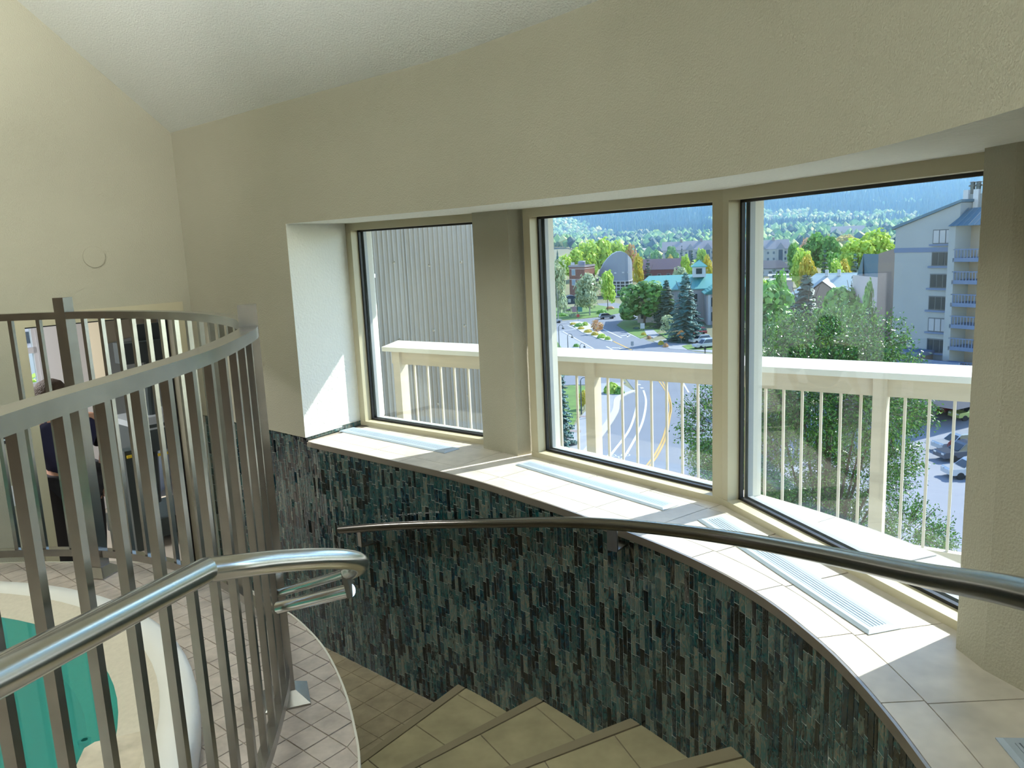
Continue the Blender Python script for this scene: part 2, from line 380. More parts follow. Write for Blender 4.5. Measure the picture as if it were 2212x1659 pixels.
def tile_grid(size, ang, gap, keep, poly, path, z, th):
    ca, sa = math.cos(ang), math.sin(ang); out = []
    for i in range(-90, 90):
        for j in range(-90, 90):
            q = [V2(((i+u)*size, (j+v)*size)) for u, v in ((gap,gap),(1-gap,gap),(1-gap,1-gap),(gap,1-gap))]
            q = [V2((p.x*ca-p.y*sa-1.0, p.x*sa+p.y*ca+2.4)) for p in q]; c = sum(q, V2((0,0)))/4
            if not keep(c): continue
            ins = [inside(p, poly) for p in q]
            if not any(ins): continue
            q = [p if b else snap(p, path) for p, b in zip(q, ins)]
            out.append((c, q))
    return out
tl = tile_grid(.0775, R(-41), .022, lambda c: c.y > 1.0 and c.x > -3 and (c-TUB_C).length > TUB_R-.06 and seen((c.x,c.y,Z_DECK)), DPOLY, DK, Z_DECK, .006)
tl.sort(key=lambda t: t[0].length)
rest = MB()
for i, (c, q) in enumerate(tl):
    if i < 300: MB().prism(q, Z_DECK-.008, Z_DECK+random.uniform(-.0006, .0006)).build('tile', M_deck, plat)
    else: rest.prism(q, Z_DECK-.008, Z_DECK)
if rest.v: rest.build('tile_field', M_deck, plat, kind='stuff')

# ---- landing tiles
LPOLY = [WC.off(s, -.002) for s in SS if s < 3.4]+[V2((-.7,3.0)), V2((-2.6,3.0)), CORNER+WU*2]
tl = tile_grid(.155, R(-41), .012, lambda c: c.y > 3.0 and -2.6 < c.x < .1 and seen((c.x,c.y,0)), LPOLY, [WC.off(s, -.002) for s in SS if s < 3.4], 0, .006)
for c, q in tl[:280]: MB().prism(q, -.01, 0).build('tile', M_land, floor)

# ---- stairs
def nose(k, a, b): return V2(gz(*a, RISE*k)), V2(gz(*b, RISE*k))
NL = [None]
for k, a, b in ((1,(1011,1468),(780,1640)), (2,(1190,1493),(875,1659)), (3,(1375,1553),(1117,1653))):
    p, q = nose(k, a, b); d = (q-p).normalized(); NL.append((p-d*.12, d))
for p, an in (((.72,2.40),-163),((.86,2.03),-174),((.90,1.63),176),((.90,1.22),168)): NL.append((V2(p), V2((math.cos(R(an)), math.sin(R(an))))))
stairs = thing('staircase', 'tiled winding stairs descending along the mosaic wall', None, (0, 2.5, 0), kind='structure')
for k in range(1, 7):
    (p, d), (p2, d2) = NL[k], NL[k+1]; L = 1.62; z = RISE*k
    Q = lambda u, v: (p+d*u)*(1-v)+(p2+d2*u)*v
    MB().prism([p, p+d*L, p2+d2*L, p2], 0, z-.008).build('step', M_grout, stairs)
    if k > 4: continue
    def quad(u0, u1, v0, v1, m, nm, th=.008):
        MB().prism([Q(u0,v0), Q(u1,v0), Q(u1,v1), Q(u0,v1)], z-th-.002, z).build(nm, m, stairs)
    dep = (Q(.5,1)-Q(.5,0)).length; vn = .034/dep; vm = .66
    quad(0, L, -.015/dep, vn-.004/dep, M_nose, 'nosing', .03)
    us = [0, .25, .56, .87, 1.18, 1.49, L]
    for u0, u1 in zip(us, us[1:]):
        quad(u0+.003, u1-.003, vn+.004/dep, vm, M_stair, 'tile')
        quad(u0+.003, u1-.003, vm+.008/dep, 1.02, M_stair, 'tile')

# ================================================================== MOSAIC
def mosaic_mat():
    m = bpy.data.materials.new('glass_mosaic'); m.use_nodes = True; t = m.node_tree; b = t.nodes['Principled BSDF']; L = t.links.new
    at = N(t, 'ShaderNodeAttribute', attribute_name='tone'); sp = N(t, 'ShaderNodeSeparateColor'); L(at.outputs['Color'], sp.inputs[0])
    g = N(t, 'ShaderNodeNewGeometry'); off = N(t, 'ShaderNodeVectorMath', operation='MULTIPLY_ADD'); off.inputs[1].default_value = (1,1,.55)
    sc = N(t, 'ShaderNodeVectorMath', operation='SCALE'); sc.inputs['Scale'].default_value = 40; L(at.outputs['Color'], sc.inputs[0]); L(sc.outputs[0], off.inputs[2]); L(g.outputs['Position'], off.inputs[0])
    n1 = N(t, 'ShaderNodeTexNoise', Scale=34.0, Detail=2.0, Distortion=1.6); L(off.outputs[0], n1.inputs['Vector'])
    ad = N(t, 'ShaderNodeMath', operation='MULTIPLY_ADD'); L(n1.outputs['Fac'], ad.inputs[0]); ad.inputs[1].default_value = .85; ad.inputs[2].default_value = -.43
    s2 = N(t, 'ShaderNodeMath', operation='ADD'); L(sp.outputs[0], s2.inputs[0]); L(ad.outputs[0], s2.inputs[1])
    r = N(t, 'ShaderNodeValToRGB'); e = r.color_ramp.elements
    stops = [(0,(.001,.003,.004)),(.14,(.002,.008,.010)),(.26,(.004,.028,.055)),(.38,(.008,.060,.068)),(.48,(.055,.085,.076)),(.57,(.008,.085,.090)),(.66,(.004,.022,.030)),(.76,(.10,.12,.095)),(.85,(.03,.13,.13)),(.94,(.19,.18,.13)),(1,(.10,.15,.14))]
    e[0].color = c4(stops[0][1]); e[1].color = c4(stops[-1][1])
    for p, c in stops[1:-1]: q = e.new(p); q.color = c4(c)
    L(s2.outputs[0], r.inputs[0])
    w = N(t, 'ShaderNodeTexNoise', Scale=42.0, Detail=1.0, Distortion=2.4); L(off.outputs[0], w.inputs['Vector'])
    rr = N(t, 'ShaderNodeValToRGB'); q = rr.color_ramp.elements; q[0].position = .46; q[1].position = .5; q[0].color = (0,0,0,1); q[1].color = (1,1,1,1); x = q.new(.54); x.color = (0,0,0,1)
    L(w.outputs['Fac'], rr.inputs[0])
    mu = N(t, 'ShaderNodeMath', operation='MULTIPLY'); L(rr.outputs[0], mu.inputs[0]); L(sp.outputs[1], mu.inputs[1])
    mx = N(t, 'ShaderNodeMix', data_type='RGBA'); L(mu.outputs[0], mx.inputs[0]); L(r.outputs[0], mx.inputs[6]); mx.inputs[7].default_value = (.11,.13,.115,1)
    L(mx.outputs[2], b.inputs['Base Color']); b.inputs['Roughness'].default_value = .07; b.inputs['Specular IOR Level'].default_value = .6
    bp = N(t, 'ShaderNodeBump', Strength=.55, Distance=.004); n3 = N(t, 'ShaderNodeTexNoise', Scale=22.0, Detail=1.0); L(off.outputs[0], n3.inputs['Vector']); L(n3.outputs['Fac'], bp.inputs['Height']); L(bp.outputs[0], b.inputs['Normal'])
    return m
M_mos = mosaic_mat()
rnd = random.Random(11)
def tread_at(p):                # height of the stair under a wall point
    z = 0
    for k in range(1, 7):
        q, d = NL[k]
        if d.x*(p.y-q.y)-d.y*(p.x-q.x) > 0: z = RISE*k
    return z
def strip(mb, s0, s1, z0, z1, o=-.0016):
    a, b = WC.off(s0, o), WC.off(s1, o); dn = WC.off((s0+s1)/2, .012)-WC.off((s0+s1)/2, 0); tl, tt = rnd.gauss(0, .0003), rnd.gauss(0, .0006)
    nr = dn.normalized(); P = lambda q, z, e: Vector((q.x+nr.x*e, q.y+nr.y*e, z))
    fr = [P(a,z0,tl+tt), P(b,z0,-tl+tt), P(b,z1,-tl-tt), P(a,z1,tl-tt)]; bk = [P(a,z0,.012), P(b,z0,.012), P(b,z1,.012), P(a,z1,.012)]
    mb.col = (rnd.random(), rnd.random(), rnd.random())
    return mb.add(fr+bk, [(0,1,2,3),(0,4,5,1),(1,5,6,2),(2,6,7,3),(3,7,4,0)])
tiles = []; s = .03
while s < WC.L-1.0:
    w = rnd.choice((.018, .023, .025, .031)); p = WC.off(s+w/2, 0); zt = Z_LEDGE-.032 if s > S_REV-.012 else Zr(-1.083)
    zb = max(0, tread_at(p)-.02); z = zb-rnd.uniform(0, .08)
    while z < zt:
        h = rnd.choice((.055, .07, .085, .10, .12)); z0, z1 = max(z, zb), min(z+h-.003, zt)
        if z1-z0 > .006 and seen((p.x,p.y,(z0+z1)/2), 60): tiles.append((s, s+w-.003, z0, z1, p.length))
        z += h
    s += w
tiles.sort(key=lambda t: -(t[1]-t[0])*(t[3]-t[2])/t[4]**2)
fieldm = MB()
for i, (a, b, z0, z1, _) in enumerate(tiles):
    if i < 300: strip(MB(), a, b, z0, z1).build('mosaic_tile', M_mos, wall_low)
    else: strip(fieldm, a, b, z0, z1)
fieldm.build('mosaic_field', M_mos, wall_low, kind='stuff')
# mosaic skirting on the window reveal
A, B = V2((-1.262,4.602)), V2((-.991,4.982)); d = (B-A).normalized(); nr = V2((d.y,-d.x)); x = .004; L = (B-A).length
while x < L:
    w = rnd.choice((.02, .03, .045)); o = A+d*x; mb = MB(); mb.col = (rnd.uniform(.78,1), rnd.random(), rnd.random())
    mb.obox((o.x,o.y,Z_LEDGE), (d*(min(w,L-x)-.002)).to_3d(), (nr*.006).to_3d(), (0,0,.030)).build('skirting_tile', M_mos, ledge); x += w
MB().obox((A.x,A.y,Z_LEDGE+.030), (d*L).to_3d(), (nr*.008).to_3d(), (0,0,.005)).build('skirting_trim', M_framel, ledge)

# ================================================================== HANDRAIL ON THE WALL
hr = thing('handrail', 'dark round metal handrail curving along the mosaic wall', 'handrail', (.35,2.8,Zr(-1.05)))
HP = [(-1.009,4.257,-1.545),(-.75,4.03,-1.455),(-.516,3.817,-1.377),(-.147,3.441,-1.248),(.153,3.073,-1.124),(.351,2.809,-1.046),(.519,2.548,-.978),(.662,2.23,-.896),(.74,1.756,-.758),(.727,1.327,-.617),(.676,.99,-.493),(.60,.6,-.365),(.47,.1,-.21),(.42,-.5,-.06)]
hp = sm([Vector((x,y,Zr(z))) for x, y, z in HP], 8)
smooth_angle(MB().tube(hp, .0225, 16).build('rail_tube', M_dark, hr))
def wall_bracket(i):
    p = hp[i]; s = min(SS, key=lambda s_: (WC.off(s_,0)-V2(p)).length); w = WC.off(s, 0); dn = (w-V2(p)).normalized(); tn = V2((-dn.y, dn.x))
    b = MB(); o = p+Vector((0,0,-.022))-(tn*.022).to_3d()-(dn*.004).to_3d()
    b.obox(o+Vector((0,0,-.075)), (tn*.044).to_3d(), (dn*.008).to_3d(), (0,0,.078))
    b.obox(o+Vector((0,0,-.083)), (tn*.044).to_3d(), (dn*((w-V2(p)).length+.006)).to_3d(), (0,0,.008))
    b.build('bracket', M_steel, hr)
for i in (4, 40): wall_bracket(i)

# ================================================================== SPA GUARD
gd_ = thing('guard_rail', 'curved stainless steel guard with square balusters around the spa', 'railing', (-.68,2.07,Z_DECK))
GP = Path(sm([V2(p) for p in [(-.64,.45),(-.645,.98),(-.625,1.25),(-.612,1.55),(-.64,1.85),(-.685,2.07),(-.82,2.38),(-1.08,2.70),(-1.42,2.94),(-1.72,3.06),(-2.1,3.10),(-2.7,3.08)]], 8))
ZT0, ZT1, ZB0, ZB1 = Zr(-.204), Zr(-.177), Zr(-1.175), Zr(-1.145)
smooth_angle(MB().sweep(GP.P, .045, ZT0, ZT1).build('top_rail', M_steel, gd_), 50)
smooth_angle(MB().sweep(GP.P, .030, ZB0, ZB1).build('bottom_rail', M_steel, gd_), 50)
def s_near(q): return min([GP.L*i/600 for i in range(601)], key=lambda s: (GP.at(s)[0]-V2(q)).length)
posts = [s_near((-.685,2.07)), s_near((-1.72,3.06))]
for sp_ in posts:
    p, d = GP.at(sp_); an = math.atan2(d.y, d.x)
    MB().cbox((p.x,p.y,Z_DECK), .048, .048, Zr(-.122)-Z_DECK, an).build('post', M_steel, gd_)
    u = V2((math.cos(an), math.sin(an))); w = V2((-u.y, u.x)); f = lambda h, z: [(p.x+u.x*a+w.x*b, p.y+u.y*a+w.y*b, z) for a, b in ((-h,-h),(h,-h),(h,h),(-h,h))]
    MB().loft([f(.062, Z_DECK), f(.062, Z_DECK+.006), f(.026, Z_DECK+.035)]).build('base_flange', M_steel, gd_)
me = MB().box(-.008, .008, -.008, .008, 0, ZT0-ZB1).build('baluster', M_steel, gd_)
first = True; s = posts[0]
marks = [posts[0]-.0985*i for i in range(1, 16)]+[posts[0]+(posts[1]-posts[0])*i/17 for i in range(1, 17)]+[posts[1]+.118*i for i in range(1, 8)]
for s in marks:
    if not 0 < s < GP.L: continue
    o = me if first else link('baluster', me.data, gd_); first = False
    p, d = GP.at(s); o.matrix_parent_inverse = gd_.matrix_basis.inverted(); o.location = (p.x, p.y, ZB1); o.rotation_euler.z = math.atan2(d.y, d.x)
def bend(P, n=8): return sm(P, n)
E = lambda x, y, d: (lambda v: Vector((0,0,HC))+v*(d/FPX))(ray(x, y))
a = [Vector((-.52,.30,Zr(-.30))), Vector((-.52,.72,Zr(-.397))), Vector((-.52,1.232,Zr(-.507)))]
smooth_angle(MB().tube(a, .0215, 18).build('handrail', M_tube, gd_))
lp = [a[-1], E(520,1222,1.37), E(610,1212,1.48), E(690,1207,1.585), E(745,1208,1.67), E(774,1214,1.75), E(772,1224,1.82), E(755,1233,1.87)]
smooth_angle(MB().tube(bend(lp, 8), .0212, 18).build('handrail_return', M_tube, gd_))
smooth_angle(MB().tube(bend([E(762,1230,1.86), E(735,1241,1.91), E(680,1258,2.0), E(598,1282,2.12)], 6), .0115, 12).build('return_bar', M_tube, gd_))
smooth_angle(MB().tube([E(603,1312,2.045), E(757,1275,1.90)], .0165, 16).build('support_tube', M_tube, gd_))
q = E(757,1268,1.90); MB().obox(q+Vector((-.006,-.018,-.022)), (.010,.004,0), (.003,.036,0), (-.012,0,.078)).build('support_plate', M_steel, gd_)

# ================================================================== HOT TUB
tub = thing('hot_tub', 'round white hot tub with teal water set into the platform', 'hot tub', (TUB_C.x,TUB_C.y,Z_DECK))
c0 = (TUB_C.x, TUB_C.y, 0)
smooth_angle(MB().lathe([(1.425,Z_DECK-.004),(1.43,Zr(-1.20)),(1.425,Zr(-1.165)),(1.405,Zr(-1.150)),(1.36,Zr(-1.148)),(1.342,Zr(-1.152)),(1.33,Zr(-1.162))], c0, 96, False).build('rim', M_acr, tub), 60)
smooth_angle(MB().lathe([(1.332,Zr(-1.16)),(1.305,Zr(-1.172)),(1.24,Zr(-1.184)),(1.19,Zr(-1.215)),(1.10,Zr(-1.29)),(1.0,Zr(-1.34)),(.3,Zr(-1.36)),(.01,Zr(-1.36))], c0, 96, False).build('liner', M_acrb, tub), 60)
def water_mat():
    m = bpy.data.materials.new('spa_water'); m.use_nodes = True; t = m.node_tree; t.nodes.clear(); L = t.links.new
    tr = N(t, 'ShaderNodeBsdfTransparent'); tr.inputs[0].default_value = (.32,.80,.74,1); df = N(t, 'ShaderNodeBsdfDiffuse'); df.inputs[0].default_value = (.05,.40,.36,1)
    gl = N(t, 'ShaderNodeBsdfGlossy'); gl.inputs['Roughness'].default_value = .03; fr = N(t, 'ShaderNodeFresnel'); fr.inputs[0].default_value = 1.33
    m1 = N(t, 'ShaderNodeMixShader'); m1.inputs[0].default_value = .45; m2 = N(t, 'ShaderNodeMixShader'); out = N(t, 'ShaderNodeOutputMaterial')
    L(tr.outputs[0], m1.inputs[1]); L(df.outputs[0], m1.inputs[2]); L(fr.outputs[0], m2.inputs[0]); L(m1.outputs[0], m2.inputs[1]); L(gl.outputs[0], m2.inputs[2]); L(m2.outputs[0], out.inputs[0]); return m
MB().lathe([(1.235,Zr(-1.192)),(.02,Zr(-1.192))], c0, 96, False).build('water', water_mat(), tub)
st = [gz(*p, Zr(-1.17)) for p in ((165,1655),(182,1618),(205,1604),(300,1582),(330,1572),(338,1640),(325,1720),(180,1720))]
MB().prism(st, Zr(-1.36), Zr(-1.168)).build('entry_step', M_stone, tub)
p = gz(183,1604,Zr(-1.2)); MB().lathe([(.002,-.01),(.014,-.01),(.016,.006),(.008,.008),(.001,.008)], p, 16).build('jet_nozzle', mat('jet_teal', (.03,.16,.15), .4), tub)

# ================================================================== VENTS
def vent(A, B, w, label):
    A, B = V2(A), V2(B); L = (B-A).length; d = (B-A)/L; n = V2((-d.y, d.x)); z = Z_LEDGE
    rt = thing('floor_vent', label, 'vent', ((A.x+B.x)/2,(A.y+B.y)/2,z), 'vent grilles along the window ledge')
    P = lambda x, y, zz: Vector((A.x+d.x*x+n.x*y, A.y+d.y*x+n.y*y, zz)); h = w/2; bw = .026
    f = MB()
    rings = [[P(-i,-h-i+0,0) for i in ()]]
    o = [(0,-h),(L,-h),(L,h),(0,h)]; m_ = [(bw*.4,-h+bw*.4),(L-bw*.4,-h+bw*.4),(L-bw*.4,h-bw*.4),(bw*.4,h-bw*.4)]; i_ = [(bw,-h+bw),(L-bw,-h+bw),(L-bw,h-bw),(bw,h-bw)]
    f.loft([[P(x,y,z+.0005) for x,y in o], [P(x,y,z+.003) for x,y in o], [P(x,y,z+.009) for x,y in m_], [P(x,y,z+.008) for x,y in i_], [P(x,y,z+.001) for x,y in i_]], cap=False)
    f.build('frame', M_vent, rt)
    b = MB(); b.add([P(x,y,z+.0015) for x,y in i_], [(0,1,2,3)]); b.build('slot_backing', M_ventd, rt)
    nb = 5; sw = (w-2*bw)/nb
    for k in range(nb):
        y0 = -h+bw+sw*k+sw*.19
        MB().obox(P(bw,y0,z+.002), (d*(L-2*bw)).to_3d(), (n*sw*.62).to_3d(), (0,0,.006)).build('slat', M_vent, rt)
vent((-1.055,4.845), (-.345,4.195), .115, 'vent grille on the ledge beside the pale reveal')
vent((.037,3.888), (.633,3.113), .095, 'vent grille on the ledge below the middle window, wholly in sun')
vent((.757,2.968), (1.0,2.018), .105, 'long vent grille on the ledge crossed by the dark handrail')
vent((1.065,1.535), (.985,.70), .105, 'shaded vent grille cut off by the edge of the picture')

# ================================================================== ON THE LEFT WALL
t_, z_ = lw(203, 555); c = LP(t_, -.004, z_); 
def disc(c, nrm, r, th, n=40):
    u = Vector((0,0,1)); w = nrm.cross(u).normalized(); mb = MB()
    mb.loft([[c+(u*math.cos(q)+w*math.sin(q))*rr+nrm*o for q in [2*math.pi*k/n for k in range(n)]] for rr, o in ((r,.0),(r,-th),(r*.96,-th-.001))]); return mb
W3 = WN.to_3d()
r_ = (lw(227,555)[0]-t_); o = disc(LP(t_,0,z_), W3, abs(r_)*1.0, .006).build('cover_plate', M_wall); tag(o, 'round painted cover plate high on the beige wall', 'cover plate')
t_, z_ = lw(42, 1068); sw = thing('light_switch', 'white toggle light switch on the wall by the doorway', 'switch', LP(t_,0,z_)); 
lbox(MB(), t_-.045, t_+.045, -.007, 0, z_-.062, z_+.062).build('plate', M_white, sw); lbox(MB(), t_-.006, t_+.006, -.022, -.007, z_-.004, z_+.016).build('toggle', M_white, sw)
for dz in (-.045,.045): lbox(MB(), t_-.004, t_+.004, -.0085, -.007, z_+dz-.004, z_+dz+.004).build('screw', M_steel, sw)
t_, z_ = lw(2, 941); sg = thing('wall_sign', 'black wall sign with a pale rounded character', 'sign', LP(t_,0,z_))
lbox(MB(), t_-.07, t_+.10, -.006, 0, z_-.052, z_+.052).build('plate', mat('sign_black', (.012,.012,.013), .35), sg)
fc = bpy.data.curves.new('character', 'FONT'); fc.body = 'D'; fc.size = .11; fc.extrude = .001; fc.align_x = 'CENTER'; fc.align_y = 'CENTER'
ft = bpy.data.objects.new('lettering', fc); fm = bpy.data.meshes.new_from_object(ft); bpy.data.objects.remove(ft); fm.materials.clear(); fm.materials.append(mat('sign_pale', (.62,.74,.76), .5))
fo = bpy.data.objects.new('character', fm); COL.objects.link(fo); fo.parent = sg; fo.matrix_parent_inverse = sg.matrix_basis.inverted()
X3 = -WU.to_3d(); fo.matrix_world = Matrix((X3, Vector((0,0,1)), -W3)).transposed().to_4x4(); fo.location = LP(t_-.02, -.0075, z_)

# ================================================================== THE GYM BEYOND THE DOOR
def GT(x, y, k):                # (t, z) where a sight line through the door reaches depth k behind the wall
    d = ray(x, y); o = Vector((0,0,HC)); ko = (V2(o)-CORNER).dot(WN); kd = V2(d).dot(WN); f = (k-ko)/kd; q = o+d*f; return (V2(q)-CORNER).dot(WU), q.z
M_gymw = mat('gym_wall', (.50,.44,.32), .8); M_gymg = mat('gym_grey', (.42,.44,.43), .6); M_gymwh = mat('gym_white', (.52,.52,.54), .5)
M_gymf = mat('gym_floor', (.36,.32,.26), .5, var=(4,.1))
fl = MB(); lbox(fl, -1.6, 4, .0, 4.4, -.2, -.001); tag(fl.build('floor_gym', M_gymf, kind='structure'), 'pale gym floor beyond the doorway')
ce = MB(); lbox(ce, -1.6, 4, .14, 4.4, 2.75, 2.9); tag(ce.build('ceiling_gym', M_ceil, kind='structure'), 'gym ceiling beyond the doorway')
KF = 3.4
wa, wz1 = GT(36,695,KF); wb, wz0 = GT(93,832,KF)
fw_ = MB(); lbox(fw_, wa, 4, KF, KF+.15, 0, 2.75); lbox(fw_, -1.6, wb, KF, KF+.15, 0, 2.75); lbox(fw_, wb, wa, KF, KF+.15, 0, wz0); lbox(fw_, wb, wa, KF, KF+.15, wz1, 2.75)
lbox(fw_, 3.9, 4.0, .14, KF, 0, 2.75); lbox(fw_, -1.6, -.05, 0, .14, 0, 2.75)
for a_, b_, c_, d_ in ((.14,2.0,0,2.75),(2.6,KF,0,2.75),(2.0,2.6,0,.3),(2.0,2.6,1.15,2.75)): lbox(fw_, -1.6, -1.5, a_, b_, c_, d_)
tag(fw_.build('wall_gym', M_gymwh, kind='structure'), 'white gym wall with a window')
gw = thing('window_7', 'two-pane gym window with a white cross bar', None, LP(wb,KF,wz0), kind='structure'); zc = GT(70,757,KF)[1]
for a, b, za, zb in ((wb,wb+.03,wz0,wz1),(wa-.03,wa,wz0,wz1),(wb,wa,wz0,wz0+.03),(wb,wa,wz1-.03,wz1),(wb,wa,zc-.03,zc+.03)): lbox(MB(), a, b, KF+.02, KF+.08, za, zb).build('bar', M_gymwh, gw)
lbox(MB(), wb, wa, KF+.045, KF+.051, wz0, wz1).build('pane', M_glass, gw)
dl = thing('door_leaf', 'white door standing open inside the gym with a black handle', 'door', LP(GT(150,800,2.9)[0], 2.9, 0))
a, b = GT(212,800,2.9)[0], GT(105,800,2.9)[0]
lbox(MB(), a, b, 2.9, 2.945, .005, 2.2).build('panel', M_gymwh, dl); lbox(MB(), a-.05, a, 2.88, 2.95, 0, 2.25).build('edge_strip', mat('strip_grey', (.20,.20,.19), .5), dl)
h0, hz = GT(213,760,2.87); h1 = GT(190,760,2.87)[0]; lbox(MB(), h0, h1, 2.86, 2.9, hz-.028, hz+.028).build('handle', M_black, dl)
iw = MB(); ta, tb = GT(228,800,2.3)[0], GT(352,800,3.4)[0]; P0, P1 = LP(ta,2.3,0), LP(tb,3.4,0); dd = (P1-P0); nn = Vector((dd.y,-dd.x,0)).normalized()*-.1
iw.obox(P0, dd, nn, (0,0,2.75)); tag(iw.build('wall_gym_inner', M_gymw, kind='structure'), 'beige inner gym wall with a grey lower half')
zd = GT(258,739,2.42)[1]; iw2 = MB(); iw2.obox(P0-nn*.08, dd, nn*.08, (0,0,zd)); iw2.build('grey_dado', M_gymg, bpy.data.objects['wall_gym_inner'])
cl = thing('gym_fill_light', 'added square light, unseen, brightening the gym', 'light', LP(1.6,2.0,2.74))  # ceiling panel added out of sight to brighten the gym
lbox(MB(), 1.3, 1.9, 1.7, 2.3, 2.715, 2.75).build('housing', M_white, cl); lbox(MB(), 1.33, 1.87, 1.73, 2.27, 2.708, 2.716).build('diffuser', emit('fill_diffuser', (1,.97,.92), 2), cl)
ld = bpy.data.lights.new('gym_fill', 'AREA'); ld.energy = 85; ld.size = .5; lo = bpy.data.objects.new('gym_fill', ld); COL.objects.link(lo); lo.parent = cl; lo.location = (0,0,-.05)
# cardio machine
KM = 1.5; tm, _ = GT(300,900,KM)
tmz = lambda x, y, k=KM: GT(x, y, k)
mc = thing('exercise_machine', 'dark treadmill console and motor housing seen through the doorway', 'treadmill', LP(tm,KM,0))
M_md = mat('machine_dark', (.035,.05,.05), .4); M_ms = mat('machine_silver', (.45,.50,.52), .3, .4)
ax, az0 = tmz(345,775); bx_, az1 = tmz(256,742)
lbox(MB(), ax-.02, bx_, KM-.10, KM+.12, az0, az1).build('console_tray', M_md, mc)
p = tmz(300,742); q = tmz(345,712); lbox(MB(), q[0]-.04, p[0], KM+.02, KM+.06, p[1], q[1]+.06).build('display', M_md, mc)
u0, uz = tmz(318,770); MB().tube([LP(u0,KM,uz), LP(u0+.05,KM+.05,.35)], .035, 10).build('mast', M_md, mc)
h0, hz0 = tmz(345,905); h1, hz1 = tmz(262,868); lbox(MB(), h0-.25, h1, KM-.1, KM+.35, hz0-.25, hz0).build('motor_hood', M_md, mc)
for k in range(3): lbox(MB(), h0-.25, h1-.1, KM-.104, KM-.1, hz0+.02+.045*k-.08, hz0+.045*k-.045).build('silver_stripe', M_ms, mc)
lbox(MB(), h0-.25, h1, KM-.1, KM+.3, hz0, hz0+.05).build('hood_top', M_ms, mc)
for x, y in ((292,985),(358,980)):
    tt, zz = tmz(x, y, KM-.12); lbox(MB(), tt-.06, tt+.06, KM-.107, KM-.1, zz-.012, zz+.012).build('yellow_sticker', mat('sticker', (.75,.55,.03), .5), mc)
lbox(MB(), h0-.3, h1+.05, KM-.06, KM+.55, .06, .22).build('running_deck', M_md, mc)
for tt in (h0-.28, h1): lbox(MB(), tt, tt+.06, KM-.08, KM+.05, 0, hz0-.2).build('leg', M_md, mc)
